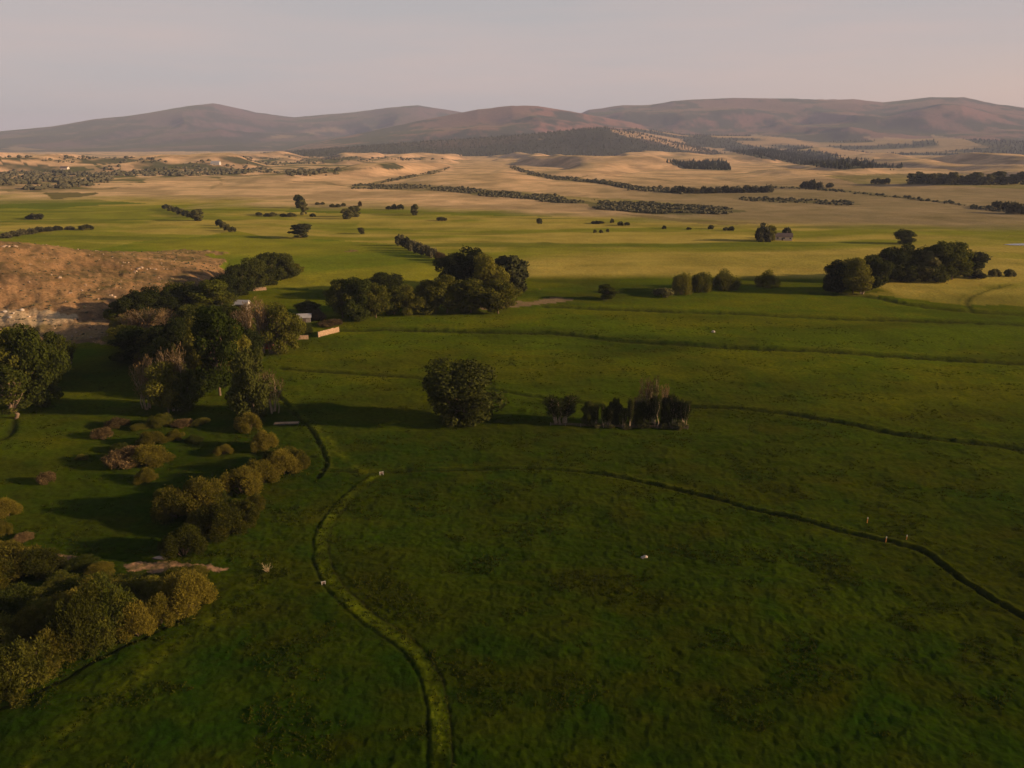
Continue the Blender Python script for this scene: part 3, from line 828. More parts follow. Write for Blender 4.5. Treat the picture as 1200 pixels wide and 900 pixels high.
P_(OB,165,504,20,9,'flat dark bush between the grey brushy bush and the dark olive bush')
# left edge trees
P_(OT,12,456,60,56,'broad olive tree cut by the left edge of the view')
P_(OT,52,476,48,76,'tall olive tree, right-hand one of the clump at the left edge')
P_(OT,32,474,44,70,'middle tree of the clump at the left edge, behind the slim yellow one')
P_(PT,18,490,27,50,'slim yellow-green tree in front of the clump at the left edge')
P_(DH,83,426,10,16,'small dark tree close right of the clump at the left edge')
P_(OT,68,440,30,42,'low spreading tree on the right flank of the left edge clump')
# the grove round the ranch buildings
P_(RT,172,480,24,52,'narrow tree with pale bare trunks at the lower left of the grove')
P_(OT,198,484,42,52,'low olive tree beside the narrow pale-trunked one')
P_(RT,208,482,26,66,'brown half-bare tree rising above the low olive trees')
P_(OT,222,482,34,42,'small olive tree with pale stems right of the brown half-bare one')
P_(GT,258,464,48,92,'tallest green tree in the middle of the grove, lit on its right side')
P_(OT,238,446,38,62,'green tree close behind the left side of the tallest one')
P_(OT,278,448,32,60,'dark tree close behind the right side of the tallest one')
P_(DT,298,490,42,72,'very dark tree at the lower right corner of the grove')
P_(RT,322,484,26,46,'brownish thin tree on the right side of the very dark one')
P_(RT,304,414,36,56,'pinkish bare tree near the right side of the grove, by the small red shed')
P_(RT,290,404,28,46,'rusty bare tree left of the red shed')
P_(OT,334,414,40,52,'olive tree with rusty foot near the wooden windbreak')
P_(RT,322,414,30,46,'brown tree between the pinkish bare tree and the olive tree by the windbreak')
P_(RT,165,398,34,32,'pinkish bare tree in the upper left of the grove, left of three','pinkish trees of the upper grove')
P_(RT,184,400,34,34,'pinkish bare tree in the upper left of the grove, middle of three','pinkish trees of the upper grove')
P_(RT,200,402,28,34,'pinkish bare tree in the upper left of the grove, right of three','pinkish trees of the upper grove')
P_(OB,134,378,24,14,'small green bush at the foot of the sandy slope, leftmost of the grove')
P_(OB,144,392,32,20,'olive bush at the left tip of the grove')
P_(GT,138,378,18,20,'small green tree where the sandy slope meets the grove')
P_(DT,164,376,34,30,'dark round tree at the upper left of the grove')
P_(DT,186,370,34,30,'dark tree second from the upper left of the grove')
P_(OT,206,366,36,30,'olive tree on the upper rim of the grove against the sandy slope')
P_(DT,226,368,36,34,'dark tree on the upper rim of the grove left of the pale roofs')
P_(GT,246,372,44,38,'bright yellow-green tree directly behind the white roofs')
P_(OT,262,372,30,32,'yellowish tree right behind the white roofs')
P_(GT,160,424,46,34,'dark green rounded tree on the left side of the grove')
P_(OT,150,410,36,24,'low tree on the left flank of the grove below the pinkish trees')
P_(RB,176,428,26,20,'rusty bush at the foot of the dark green rounded tree')
P_(OT,188,424,40,36,'olive tree right of the dark green rounded one')
P_(DT,212,430,44,48,'dark tree in the left middle of the grove')
P_(DT,232,414,40,44,'dark tree in the middle of the grove behind the green one')
P_(OT,224,396,38,34,'olive tree in front of the left white roof')
P_(GT,254,404,40,40,'green tree just in front of the white roofs')
P_(GT,272,400,34,38,'green tree between the white roofs and the rusty bare tree')
P_(DT,198,456,40,50,'dark tree behind the brown half-bare one')
P_(DT,288,440,34,50,'shadowed tree behind the very dark one')
P_(OT,258,392,36,26,'small leafy tree pressed against the front of the ranch house')
row([(DT,264,352,30,26),(DT,282,346,28,32),(DT,300,340,26,34),(DT,316,334,28,34),(DT,332,328,28,28),(OT,346,324,18,14)],
    '{} dark tree from the left in the belt past the ranch yard','belt of dark trees')
row([(TT,266,342,16,24),(TT,276,338,14,26),(TT,290,334,14,26),(TT,306,328,14,26)],
    '{} grey thin tree from the left behind the dark belt','grey thin trees behind the belt')
P_(DT,362,368,26,14,'low dark bushy tree in the field corner above the windbreak')
P_(RB,371,376,20,14,'orange bush behind the wooden windbreak')
P_(RB,388,382,26,10,'brown bush at the right end of the windbreak')
P_(OB,357,392,18,14,'green bush between the two wooden windbreaks')
# central grove
row([(OT,402,373,34,42),(OT,420,375,32,46),(OT,441,373,32,38),(OT,462,369,30,32),(OT,481,369,32,32),(OT,503,367,32,36),(OT,524,367,34,42),(OT,552,367,38,38),(OT,584,368,42,38)],
    '{} tree from the left in the front row of the central wood','front trees of the central wood')
row([(DT,448,350,40,28),(DT,530,334,32,34),(DT,548,346,46,52),(OT,572,352,42,50),(FT,602,342,40,40)],
    '{} tree from the left in the back row of the central wood','back trees of the central wood')
row([(FS,469,288,11,13),(FS,476,291,11,13),(FS,483,294,12,13),(FS,491,297,12,13),(FS,499,300,12,13),(FS,507,302,12,12),(RB,515,306,13,11),(RB,525,309,13,10),(RB,534,312,12,9)],
    '{} shrub from the far end of the hedge that meets the central wood','hedge leading to the central wood')
# centre
P_(DT,543,497,80,70,'big round lone cottonwood standing in the middle of the pasture')
P_(DH,658,497,30,32,'separate dark clump at the left end of the slender tree row')
for i, (u, w, h) in enumerate([(690,13,27),(699,10,22),(709,15,26),(719,11,31),(729,14,24),(738,10,33),(748,13,27),(757,11,24),(768,15,35),(779,12,30),(790,17,36),(801,15,31)]):
    P_(DH if i % 3 else DT, u, 499 + (i % 3), w * (1 if i % 3 else 1.25), h, f'{ORD[i]} slender dark tree from the left in the fenced pasture row', 'slender trees of the pasture row')
row([(DS,697,500,14,8),(DS,713,500,16,9),(DS,733,501,15,8),(DS,754,501,17,10),(DS,775,501,18,10),(DS,795,502,18,12)],
    '{} low bush from the left under the slender dark trees','undergrowth of the pasture row')
row([(TT,742,497,12,33),(TT,752,497,16,50),(TT,761,497,17,51),(TT,777,498,14,43)],
    '{} tall pale-stemmed tree from the left, topping the slender row','tall pale-stemmed trees of the pasture row')
# field bushes right of centre
P_(GT,712,351,20,17,'pale green round bushy tree alone right of the dirt track')
row([(DS,778,347,24,12),(OB,798,346,24,26),(OB,820,343,24,24),(OB,848,340,36,24),(OB,898,337,26,21)],
    '{} bush from the left in the line of five beside the field edge','five bushes at the field edge')
# right grove
row([(DT,978,342,30,32),(OT,999,344,32,36),(DT,1018,341,32,36),(DT,1036,331,28,34),(DT,1056,330,32,36),(FT,1080,330,28,30),(DT,1096,330,32,38),(OT,1116,328,32,36),(FT,1136,326,26,25)],
    '{} dark tree from the left in the wood on the right','trees of the wood on the right')
P_(TT,1008,345,16,14,'pale-stemmed small tree at the front foot of the wood on the right')
P_(DS,1146,326,16,8,'low shrub at the right tip of the wood on the right')
P_(DS,1164,324,10,8,'left of two small round shrubs right of the wood')
P_(DS,1182,324,10,8,'right of two small round shrubs right of the wood')
P_(DT,1060,286,18,14,'lone tree in the hay field above the wood on the right')
# far valley trees
P_(FT,351,244,11,14,'upper of the two joined trees standing on the far green strip')
P_(FT,356,252,10,16,'lower of the two joined trees standing on the far green strip')
P_(FT,353,279,22,15,'bushy tree beside the left field ditch, below the two joined trees')
P_(FT,407,257,14,11,'left tree of the small pair right of the two joined trees')
P_(FT,416,254,14,12,'right tree of the small pair right of the two joined trees')
P_(FT,486,252,9,12,'single dark tree on the far green strip')
P_(FT,232,259,13,12,'tree at the near end of the upper left hedge')
P_(FT,424,274,8,7,'tiny tree on the field line left of the hedge by the central wood')
P_(DS,517,259,12,5,'low dark shrub patch at the edge of the far hay strip')
P_(DS,632,263,6,7,'tiny dark tree alone in the far hay field')
P_(DS,894,265,5,4,'dark speck of a shrub above the farmhouse')
row([(DS,194,245,7,5),(DS,200,247,8,6),(DS,206,249,8,6),(DS,212,251,8,6),(DS,218,253,8,6),(DS,224,255,8,6)],
    '{} shrub from the far end of the upper left hedge','upper left hedge')
row([(DS,257,264,7,7),(DS,262,267,8,7),(DS,267,270,8,7),(DS,272,272,8,6)],
    '{} shrub from the far end of the short hedge below the upper left one','short left hedge')
row([(FS,8,279,10,6),(FS,17,277,10,6),(FS,26,275,9,6),(FS,38,274,11,6),(FS,47,272,10,6),(FS,57,271,9,5),(FS,67,270,9,5),(FS,82,269,9,4),(DS,100,269,13,6)],
    '{} shrub from the left in the line above the sandy hill','shrub line above the sandy hill')
P_(FS,43,257,18,6,'single flat shrub in the far left hay field')
row([(DS,303,252,7,4),(DS,313,253,8,4),(DS,320,253,8,5),(DS,332,254,7,4),(DS,341,254,10,5),(DS,366,254,6,4)],
    '{} low shrub from the left along the far green strip','low shrubs on the far green strip')
row([(DS,372,240,5,3),(DS,378,240,5,3),(DS,389,243,6,4),(DS,396,243,6,4),(DS,403,242,5,4),(RB,422,242,4,6)],
    '{} tiny shrub from the left just under the tan hills','tiny shrubs under the tan hills')
row([(DS,455,246,6,4),(DS,462,246,6,6),(DS,469,246,7,6)],
    '{} of three small trees from the left beside the single dark tree','three small far trees')
row([(DS,697,273,4,4),(DS,704,273,4,4),(DS,712,272,4,4)], '{} tiny bush from the left of the three in the yellow field','three bushes in the yellow field')
row([(FS,700,262,14,4),(DS,717,261,5,5),(DS,727,264,7,5),(DS,735,264,6,4)], '{} bush from the left in the broken line above the yellow field','broken bush line')
row([(DS,778,268,5,4),(DS,807,269,5,3),(DS,833,268,7,5),(DS,850,270,6,4),(DS,857,270,6,5)], '{} bush from the left in the scattered line left of the farmhouse','bushes left of the farmhouse')
P_(FS,893,283,15,18,'larger tree on the left side of the farmhouse')
P_(OT,903,282,10,16,'smaller yellowish tree in front of the farmhouse')
P_(FS,922,276,9,9,'tree behind the right end of the farmhouse')
rr_ = random.Random(3)
row([(FT,1068 + i * 6.3 + rr_.uniform(-1.5, 1.5), 216 + rr_.uniform(-.6, .8), 10 + rr_.uniform(-2, 3), 9 + rr_.uniform(-2, 3)) for i in range(21)],
    '{} tree from the left in the dark tree line below the right hills','tree line below the right hills')
row([(DS,1024 + i * 5, 216, 6, 5 + (i % 2)) for i in range(4)], '{} tree of the short row beside the long dark tree line','short row left of the tree line')
row([(FS,943,221,9,8),(FS,951,222,9,10),(FS,960,221,8,7),(FS,972,220,8,5)], '{} tree from the left in the small clump at the tan hill foot','small clump at the tan hill foot')
row([(FS,1168,244,9,7),(FS,1178,246,9,8),(FS,1187,250,11,11),(FS,1197,251,11,10)], '{} tree from the left in the clump at the far right edge','clump at the far right edge')
row([(FS,790 + i * 8.5, 226.5 - (i > 9), 7 + (i * 7 % 4), 6 + (i * 5 % 3)) for i in range(14)], '{} tree from the left in the line along the far creek','trees along the far creek')

# ------------------------------------------------------------------ brush and forest nobody could count (stuff)
def clumps(name, pts, size, mat, label, seed, conical=False):
    rng = np.random.default_rng(seed); Vs = []; n = len(pts)
    Fs = []
    for i, (x, y, z) in enumerate(pts):
        s = size * (0.45 + 1.2 * rng.random() ** 2); h = s * (1.8 if conical else 0.9); w = s * (0.45 if conical else 0.8)
        k = 5; base = len(Vs)
        a0 = rng.random() * 6.28
        for (f, q) in ((-0.05, .55), (0.35, 1.0), (0.8, .6 if not conical else .3)):
            for j in range(k):
                t = a0 + 2 * math.pi * j / k; rj = w * q * (0.75 + 0.5 * rng.random())
                Vs.append((x + rj * math.cos(t), y + rj * math.sin(t), z + h * f * (0.9 + .2 * rng.random())))
        for l in range(2):
            for j in range(k):
                Fs.append((base+l*k+j, base+l*k+(j+1)%k, base+(l+1)*k+(j+1)%k, base+(l+1)*k+j))
        Vs.append((x, y, z + h)); tp = base + 3 * k
        for j in range(0, k - 1, 2):
            Fs.append((base+2*k+j, base+2*k+(j+1)%k, base+2*k+(j+2)%k, tp))
        Fs.append((base+2*k+4, base+2*k, base+2*k+1, tp)) if False else None
    Fs = [f for f in Fs if f]
    o = link(bpy.data.objects.new(name, quadmesh(name, Vs, Fs, mat)))
    tag(o, label, name.replace('_', ' '), kind='stuff')
    return o

_hx = None
_front = np.abs(TH.ravel()) < R(40)
def pts_band(poly, n, seed, thr=-9, sc=60):
    """n ground spots inside a photo-space band"""
    rng = np.random.default_rng(seed)
    P = np.array(poly, float); lo, hi = P.min(0), P.max(0)
    sel = np.nonzero(_front & (IDX == 0) & (U > lo[0]) & (U < hi[0]) & (Vp > lo[1]) & (Vp < hi[1]))[0]
    sel = sel[in_poly(U[sel], Vp[sel], poly)]
    if thr > -9: sel = sel[perlin(X[sel] / sc, Y[sel] / sc, 200) > thr]
    if len(sel) == 0: return []
    pk = rng.choice(sel, n, replace=len(sel) < n)
    j = rng.normal(size=(n, 2)) * r[pk][:, None] * 0.001
    return [(X[i] + a, Y[i] + b, Z[i] - .2) for i, (a, b) in zip(pk, j)]
def band(px, w):
    """polygon of half-width w pixels round a pixel line"""
    P = np.array(px, float); up = P - [0, w]; dn = P + [0, w]
    return [tuple(p) for p in up] + [tuple(p) for p in dn[::-1]]
clumps('gully_brush', pts_band(band([(412,219),(470,219),(530,222),(600,228),(650,234),(700,238)], 3.0), 1100, 1, -0.2)
       + pts_band(band([(528,196),(515,201),(492,205),(470,209),(440,215),(415,219)], 1.4), 240, 2, -0.2)
       + pts_band([(560,222),(620,226),(690,232),(690,240),(630,236),(560,230)], 400, 3, 0.0), 2.5, M['brush'], 'dark brush filling the winding gully below the tan hills', 1)
clumps('creek_brush', pts_band([(690,236),(760,238),(840,243),(872,246),(850,251),(760,250),(700,246)], 1500, 4, -0.35), 2.5, M['brush'], 'wide dark brush belt along the creek under the tan hills', 2)
clumps('valley_brush', pts_band(band([(598,195),(620,203),(645,208),(700,213),(745,221),(800,226)], 1.8), 850, 5, -0.25)
       + pts_band(band([(735,221),(800,224),(900,222)], 2.5), 200, 6), 3.6, M['brush'], 'brush in the forked gully right of the winding one', 3)
clumps('hedge_brush', pts_band(band([(870,233),(920,235),(1000,239)], 2.2), 200, 7) + pts_band(band([(900,219),(960,222),(1060,232),(1130,240)], 1.0), 140, 17)
       + pts_band(band([(1140,243),(1170,246),(1200,249)], 2), 90, 8), 2.6, M['brush'], 'low brown brush lines crossing the dry right pasture', 4)
clumps('slope_brush', pts_band([(-10,184),(180,185),(420,184),(540,186),(420,190),(330,194),(120,191),(-10,192)], 900, 21, 0.0, 160) + pts_band([(-10,198),(60,200),(130,205),(130,216),(60,223),(-10,224)], 800, 9, 0.0) + pts_band([(110,195),(300,194),(330,203),(200,207),(120,206)], 500, 10, -0.1)
       + pts_band([(330,200),(398,198),(400,206),(340,207)], 200, 11), 6.0, M['brush'], 'patchy dark brush on the far left slopes', 5)
def ridge_pts(k, n, seed, umin, umax, vmin, vmax, thr=-9):
    rng = np.random.default_rng(seed)
    sel = np.nonzero((IDX == k) & (U > umin) & (U < umax) & (Vp > vmin) & (Vp < vmax) & (np.abs(TH.ravel()) < R(40)))[0]
    dens = r[sel] ** 1.0
    pick = rng.choice(sel, min(n, len(sel)), replace=False, p=dens / dens.sum())
    q = np.c_[X[pick], Y[pick], Z[pick]] + np.c_[rng.normal(size=(len(pick), 2)) * 12, np.zeros(len(pick)) - 1]
    if thr > -9: q = q[col[pick, 0] < thr]
    return q
clumps('forest', ridge_pts(4, 13000, 12, 100, 900, 148, 192), 6.5, M['conifer'], 'dark conifer forest covering the low foothill in the middle', 6, True)
wsel = np.nonzero(WOODS & _front)[0]; wsel = np.random.default_rng(31).choice(wsel, min(2600, len(wsel)), replace=False)
clumps('hillside_forest', np.vstack([ridge_pts(5, 9000, 13, 700, 1230, 140, 215, 0.13), ridge_pts(6, 4000, 14, 760, 1230, 160, 215, 0.13), ridge_pts(7, 6000, 15, 760, 1230, 160, 215, 0.13), np.c_[X[wsel], Y[wsel], Z[wsel]]]), 6.5, M['conifer'], 'scattered dark woods on the tan hills at right', 7, True)
rng = np.random.default_rng(5)
sel = np.nonzero(mnd & (U > -20) & (U < 290))[0]
pk = rng.choice(sel, 1100, replace=False)
clumps('rocks', [(X[i], Y[i], Z[i] - .1) for i in rng.choice(sel, 500, replace=False)], 0.45, M['stone'], 'small rocks littering the sandy hill', 19)
clumps('sagebrush', [(X[i], Y[i], Z[i] - .1) for i in pk], 0.5, M['brush'], 'low sagebrush dotted over the sandy hill', 9)
# rough tufts in the near pastures
def tufts(name, pts, ln, mat, label, seed):
    rng = np.random.default_rng(seed); n = len(pts); P = np.repeat(np.array(pts), 5, 0) + np.c_[rng.normal(size=(5*n, 2)) * .22, np.zeros(5*n)]
    m = len(P); a = rng.random(m) * 6.28; w = np.c_[np.cos(a), np.sin(a), np.zeros(m)] * .10
    tip = np.c_[rng.normal(size=(m, 2)) * .12, ln * (.5 + .8 * rng.random(m))]
    V = np.stack([P - w, P + w, P + tip + w * .4, P + tip - w * .4], 1).reshape(-1, 3)
    o = link(bpy.data.objects.new(name, quadmesh(name, V, np.arange(4*m).reshape(m, 4), mat)))
    tag(o, label, 'grass', kind='stuff')
M['tuft'] = foliage('rough_grass', (0.026, 0.040, 0.003), (0.052, 0.058, 0.005), 0.3, 0.1)
pp = []
vis = np.nonzero((r > 60) & (r < 330) & (np.abs(TH.ravel()) < R(38)))[0]
cand = rng.choice(vis, 45000, replace=False, p=(r[vis] ** 1.2) / (r[vis] ** 1.2).sum())
keep = fbm(X[cand] / 12, Y[cand] / 9, 130, 3) > 0.25
cand = cand[keep]
pp = np.c_[X[cand], Y[cand], Z[cand]]
for nme, spread in (('edge', 0.9), ('bank', 1.0), ('d2', 1.3), ('d3', 1.5), ('d7', 1.6)):
    Pl = LN[nme]
    for a, b in zip(Pl[:-1], Pl[1:]):
        L_ = np.linalg.norm(b - a)
        for _ in range(int(L_ * 2.2)):
            q = a + (b - a) * rng.random() + rng.normal(size=2) * spread
            pp = np.vstack([pp, [[q[0], q[1], surf(q[0], q[1])]]]) if False else pp
extra = []
for nme, spread in (('edge', 0.9), ('bank', 0.9), ('d2', 1.3), ('d3', 1.5), ('d7', 1.6)):
    Pl = LN[nme]
    for a, b in zip(Pl[:-1], Pl[1:]):
        for _ in range(int(np.linalg.norm(b - a) * 2.5)):
            q = a + (b - a) * rng.random() + rng.normal(size=2) * spread
            extra.append((q[0], q[1], surf(q[0], q[1])))
tufts('grass', np.vstack([pp, np.array(extra)]), 0.20, M['tuft'], 'rough grass tufts in the near pastures and along the ditches', 3)

# ------------------------------------------------------------------ buildings
def house(name, label, cat, u, v, rz, Lx, Wy, hw, hr, wall, roof, doors=1, wins=3, chimney=False, group=None):
    x, y, z = spot(u, v)
    o = empty(name, (x, y, z), rz); tag(o, label, cat, group)
    MB().box((0, 0, hw/2 - .15), (Lx, Wy, hw + .3)).obj('wall', M[wall], o)
    g = MB()
    for s in (-1, 1):      # gable ends, 0.25 m thick
        xa = s * (Lx/2 - .13)
        g.hexa([(xa-.12,-Wy/2,hw),(xa+.12,-Wy/2,hw),(xa+.12,Wy/2,hw),(xa-.12,Wy/2,hw),(xa-.12,-.1,hw+hr-.05),(xa+.12,-.1,hw+hr-.05),(xa+.12,.1,hw+hr-.05),(xa-.12,.1,hw+hr-.05)])
    g.obj('gable', M[wall], o)
    rf = MB(); e = .5; dz = hr * e / (Wy/2)
    for s in (-1, 1):
        rf.hexa([(-Lx/2-e, s*(Wy/2+e), hw-dz+.02),(Lx/2+e, s*(Wy/2+e), hw-dz+.02),(Lx/2+e, 0, hw+hr+.02),(-Lx/2-e, 0, hw+hr+.02),
                 (-Lx/2-e, s*(Wy/2+e), hw-dz+.2),(Lx/2+e, s*(Wy/2+e), hw-dz+.2),(Lx/2+e, 0, hw+hr+.2),(-Lx/2-e, 0, hw+hr+.2)])
    ro = rf.obj('roof', M[roof], o)
    if chimney:
        MB().box((Lx*.2, 0.2, hw+hr+.3), (.8, .8, 1.6)).obj('chimney', M['stone'], ro)
    for s in range(doors):
        MB().box((Lx*(-.1+.3*s), -Wy/2-.03, 1.0), (1.1 if cat == 'house' else 2.4, .08, 2.0)).obj('door', M['door'], o)
    for i in range(wins):
        wx = -Lx*.38 + Lx*.76*i/max(1, wins-1)
        if abs(wx - Lx*-.1) < 1.2: wx += 1.8
        f = MB().box((wx, -Wy/2-.03, hw*.58), (1.3, .09, 1.2)).obj('window', M['white'], o)
        MB().box((wx, -Wy/2-.08, hw*.58), (1.1, .05, 1.0)).obj('pane', M['glass'], f)
    w = MB().box((Lx/2+.03, Wy*.12, hw*.58), (.09, 1.3, 1.2)).obj('window', M['white'], o)
    MB().box((Lx/2+.08, Wy*.12, hw*.58), (.05, 1.1, 1.0)).obj('pane', M['glass'], w)
    return o
house('farm_house','low farmhouse with a sunlit right gable in the far hay fields','house',918,281,R(-14),12,8,3.0,2.2,'tanwall','roofbrown',1,3,True)
house('farm_shed','long grey shed joined to the left of the far farmhouse','shed',905,279,R(4),11,6,2.6,1.5,'greywood','roofgrey',1,1)
house('ranch_house','white ranch house with pale roof in the middle of the grove','house',254,374,R(12),14,8,3.2,2.2,'white','roofgrey',1,4,True)
house('garden_shed','small white shed right of the ranch house at the edge of the grass','shed',284,362,R(-8),6,4,2.6,1.3,'white','roofgrey',1,1)
house('store_shed','pale low shed left of the ranch house among dark trees','shed',229,374,R(20),7,5,2.5,1.4,'white','roofgrey',1,1)
house('barn','little red barn half hidden behind the pinkish bare tree','barn',308,407,R(8),7,5,3.2,2.0,'redwall','roofgrey',1,1)
house('open_shed','small shed with a pale roof behind the wooden windbreak','shed',357,377,R(10),5,3.5,2.2,1.0,'greywood','roofgrey',1,1)
house('cabin','tiny white cabin on the far slope left of the tan hills','cabin',253,193,R(0),26,14,6,5,'white','roofgrey',1,2)
house('hill_cabin','pale lone cabin on the far left slope','cabin',76,199,R(0),20,12,5,4,'tanwall','roofbrown',1,2)
# utility pole
x, y, z = spot(281, 401)
o = empty('utility_pole', (x, y, z)); tag(o, 'pale wooden pole left of the rusty bare tree', 'pole')
MB().tube([(0,0,-.3),(0,0,4),(0,0,8.2)], [.16,.14,.11], 8).obj('pole', M['pale_bark'], o, True)
MB().box((0,0,7.6),(1.9,.12,.12)).obj('crossarm', M['greywood'], o)

def boards(name, label, a, b, h, mat, cat='fence', step=0.25, posts=2.4, rails=False):
    (xa, ya, _), (xb, yb, _) = ground(*a), ground(*b)
    Ln = math.hypot(xb-xa, yb-ya); rz = math.atan2(yb-ya, xb-xa)
    o = empty(name, (xa, ya, 0), rz); tag(o, label, cat)
    ca_, sa_ = math.cos(rz), math.sin(rz); hz_ = lambda s: surf(xa + ca_*s, ya + sa_*s)
    rg = random.Random(5)
    if rails:
        mb = MB()
        n = int(Ln / posts)
        for i in range(n):
            s0, s1 = i * Ln/n, (i+1) * Ln/n
            for f in (0.45, 0.9):
                z0, z1 = hz_(s0) + h*f, hz_(s1) + h*f
                mb.hexa([(s0,-.1,z0-.06),(s1,-.1,z1-.06),(s1,-.05,z1-.06),(s0,-.05,z0-.06),(s0,-.1,z0+.06),(s1,-.1,z1+.06),(s1,-.05,z1+.06),(s0,-.05,z0+.06)])
        mb.obj('rail', M[mat], o)
    else:
        mb = MB(); s = 0
        while s < Ln:
            hh = h * (0.94 + .1 * rg.random()); z0 = hz_(s)
            mb.box((s + step*.46, -.09 + .01*rg.random(), z0 + hh/2 - .03), (step*.93, .05, hh)); s += step
        mb.obj('board_panel', M[mat], o)
    n = max(2, int(round(Ln / posts)) + 1)
    for i in range(n):
        s = Ln * i / (n-1)
        MB().box((s, 0, hz_(s) + h*.5), (.13, .13, h + .2)).obj('post', M['greywood'], o)
    return o
boards('windbreak','long sunlit plank windbreak at the right edge of the grove',(373,395),(397,389),2.1,'wood')
boards('plank_fence','short pale plank fence left of the long windbreak',(344,398),(361,397),1.6,'wood')
boards('rail_fence','low grey rail fence along the front of the slender tree row',(645,498.5),(806,503),0.7,'bark',rails=True,posts=4.0)
boards('pole_gate','pale rail gate at the left side of the grove by the dark green tree',(176,431),(197,430),1.3,'wood',rails=True,posts=2.5)
boards('yard_fence','short pale fence in the grass below the tree belt',(297,341),(312,340),1.6,'wood')

# footbridge over the dark ditch
x, y, z = spot(336, 498)
o = empty('plank_bridge', (x, y, z + .35), R(4)); tag(o, 'pale plank footbridge lying over the ditch below the very dark tree', 'bridge')
mb = MB()
for i in range(18): mb.box((-2.9 + i*.34, 0, .1), (.31, 1.3, .07))
mb.obj('deck', M['wood'], o)
for s in (-1, 1): MB().box((0, s*.5, -.05), (6.4, .14, .2)).obj('beam', M['greywood'], o)

# headgates on the ditches
def headgate(u, v, label, k=1.0):
    x, y, z = spot(u, v)
    o = empty('headgate', (x, y, z), R(20)); tag(o, label, 'headgate', 'concrete headgates')
    for s in (-1, 1): MB().box((s*.5*k, 0, .35*k), (.16*k, .9*k, 1.0*k)).obj('side_wall', M['concrete'], o)
    MB().box((0, 0, .45*k), (.84*k, .05, .7*k)).obj('gate_board', M['wood'], o)
    MB().box((0, 0, .92*k), (1.4*k, .14*k, .1*k)).obj('top_beam', M['concrete'], o)
headgate(379, 683, 'white concrete headgate in the ditch beside the winding bank', 0.55)
headgate(447, 556, 'pale concrete headgate where the winding bank meets the cross ditch', 0.7)
def marker(u, v, label, h=0.9):
    x, y, z = spot(u, v)
    o = empty('marker_post', (x, y, z)); tag(o, label, 'post', 'marker posts by the ditch')
    MB().tube([(0,0,-.2),(0,0,h*.6),(0,0,h)], [.07,.07,.06], 8).obj('post', M['orange'], o, True)
    MB().tube([(0,0,h),(0,0,h+.12),(0,0,h+.3)], [.09,.10,.08], 8).obj('cap', M['white'], o, True)
marker(1016, 613, 'orange marker post standing alone above the right part of the ditch')
marker(1038, 635, 'white-capped post right on the edge of the ditch')
marker(1062, 633, 'short dull post right of the white-capped one', 0.65)

def rock_mesh(seed, mat):
    rng = np.random.default_rng(seed)
    import bmesh
    bm_ = bmesh.new(); bmesh.ops.create_icosphere(bm_, subdivisions=2, radius=1.0)
    for vtx in bm_.verts:
        c = vtx.co
        f = 1 + .28 * float(perlin(np.array([c.x*1.3+seed]), np.array([c.y*1.3+c.z*1.7]), seed)[0]) * 1.5
        vtx.co = c * f; vtx.co.z = max(vtx.co.z * .7, -.35)
    me_ = bpy.data.meshes.new('boulder'); bm_.to_mesh(me_); bm_.free(); me_.materials.append(M[mat])
    return me_
RM = [rock_mesh(s, 'stone') for s in range(4)]; RMW = rock_mesh(9, 'palestone')
def rock(mesh, x, y, s, label, group=None, name='boulder'):
    o = link(bpy.data.objects.new(name, mesh)); o.location = (x, y, surf(x, y) + .15*s)
    o.scale = (s*(.8+.5*prng.random()), s*(.8+.4*prng.random()), s*(.7+.5*prng.random())); o.rotation_euler = (0, 0, prng.random()*6.28)
    tag(o, label, 'rock', group)
for (u, v, s, lb) in [(753,653,.30,'left of two small white stones in the near pasture'),(756,653,.42,'right, larger of two small white stones in the near pasture'),(836,389,.8,'pale stone alone in the green field right of centre')]:
    x, y, _ = ground(u, v); rock(RMW, x, y, s, lb, name='white_stone')
for tpl, grp, lst in [('{} boulder from the left on the crest of the sandy hill', 'crest boulders', [(3,288),(6,287),(10,288),(18,289),(20,290)]),
    ('{} boulder from the left in the outcrop at the sandy hill right end', 'outcrop boulders', [(159,318),(162,315),(166,314),(172,316),(176,315),(182,317)]),
    ('{} boulder from the left scattered across the middle of the sandy hill', 'middle boulders', [(34,331),(60,322),(70,326),(96,340),(130,346),(134,348)])]:
    for i, (u, v) in enumerate(lst):
        x, y, _ = ground(u, v); rock(RM[i % 4], x, y, prng.uniform(.5, 1.1), tpl.format(ORD[i]), grp)
for i, (u, v) in enumerate([(6,366),(16,368),(26,365),(34,370),(12,373)]):
    x, y, _ = ground(u, v); rock(RMW, x, y, prng.uniform(.4, .9), f'{ORD[i]} pale stone in the heap at the foot of the sandy hill', 'pale stones at the hill foot', 'pale_stone')

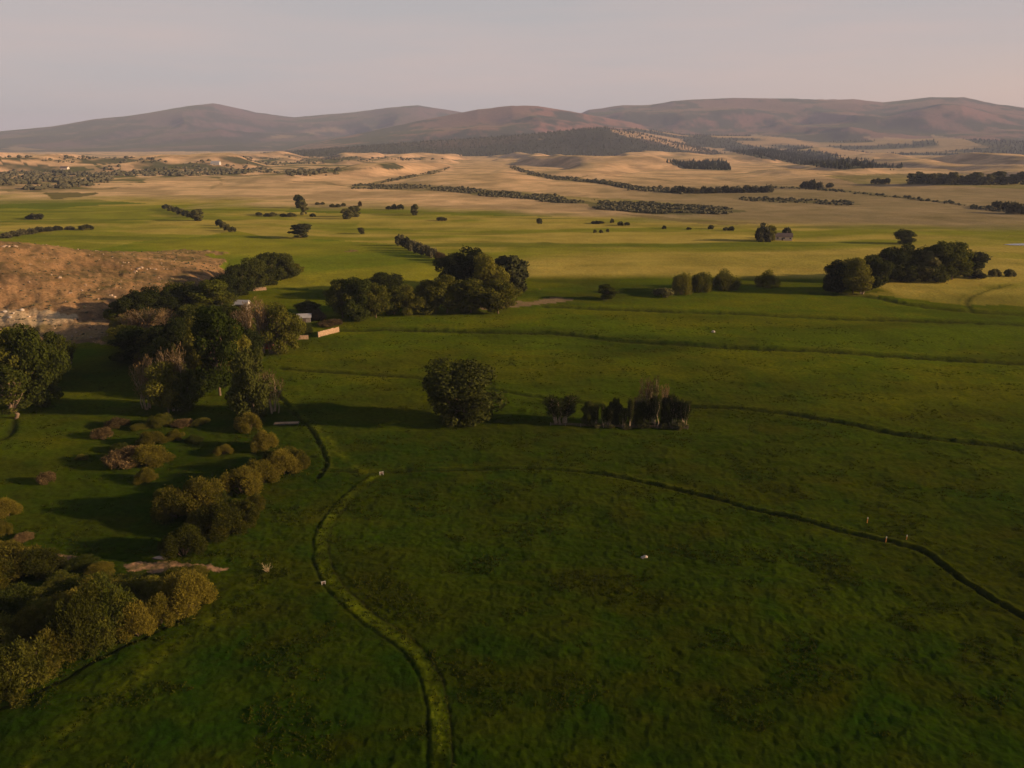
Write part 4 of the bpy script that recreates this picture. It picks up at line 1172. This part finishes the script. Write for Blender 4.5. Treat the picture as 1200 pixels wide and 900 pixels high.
# dead bleached shrub
x, y, z = spot(313, 670)
o = empty('dead_shrub', (x, y, z)); tag(o, 'small bleached dead shrub at the corner of the near field', 'shrub')
mb = MB(); rg = np.random.default_rng(4)
for i in range(16):
    a = rg.random()*6.28; e = rg.uniform(.4, 1.3); l = rg.uniform(.9, 2.0)
    limb(rg, mb, (0,0,0), (l*math.cos(a)*math.cos(e), l*math.sin(a)*math.cos(e), l*math.sin(e)), .045, .02, 5)
mb.obj('branches', M['deadwood'], o, True)

# ponds
wm_, N, K = newmat('still_water')
ow = N.new('ShaderNodeOutputMaterial'); pw = N.new('ShaderNodeBsdfPrincipled')
pw.inputs['Base Color'].default_value = (0.10, 0.075, 0.055, 1); pw.inputs['Roughness'].default_value = 0.22
nw = N.new('ShaderNodeTexNoise'); nw.inputs['Scale'].default_value = 3.0
bw = N.new('ShaderNodeBump'); bw.inputs['Strength'].default_value = 0.05
K.new(nw.outputs['Fac'], bw.inputs['Height']); K.new(bw.outputs[0], pw.inputs['Normal']); K.new(pw.outputs[0], ow.inputs['Surface'])
def pond(name, label, px):
    P = smooth_line(np.array([ground(u, v)[:2] for u, v in px] + [ground(*px[0])[:2]]), 2)[:-1]
    c = P.mean(0); zz = max(surf(*p) for p in P) + .05
    n = len(P); V = [(c[0], c[1], zz)] + [(p[0], p[1], zz) for p in P] + [(p[0], p[1], zz - 1.0) for p in P]
    Ft = [(0, 1+i, 1+(i+1) % n) for i in range(n)]
    me_ = bpy.data.meshes.new(name)
    me_.from_pydata(V, [], Ft + [(1+i, 1+n+i, 1+n+(i+1) % n, 1+(i+1) % n) for i in range(n)]); me_.materials.append(wm_)
    tag(link(bpy.data.objects.new(name, me_)), label, 'water', kind='structure')
pond('creek_pool', 'small creek pool above the bare dirt strip', [(178,654),(186,651),(196,652),(200,655),(190,656)])
pond('creek_water', 'thin creek water left of the bare dirt strip', [(100,672),(110,671),(128,672),(132,674),(112,674)])
pond('pond', 'narrow far pond at the right edge of the hay fields', [(1176,287),(1188,285.6),(1215,285.4),(1215,287.6),(1190,288)])
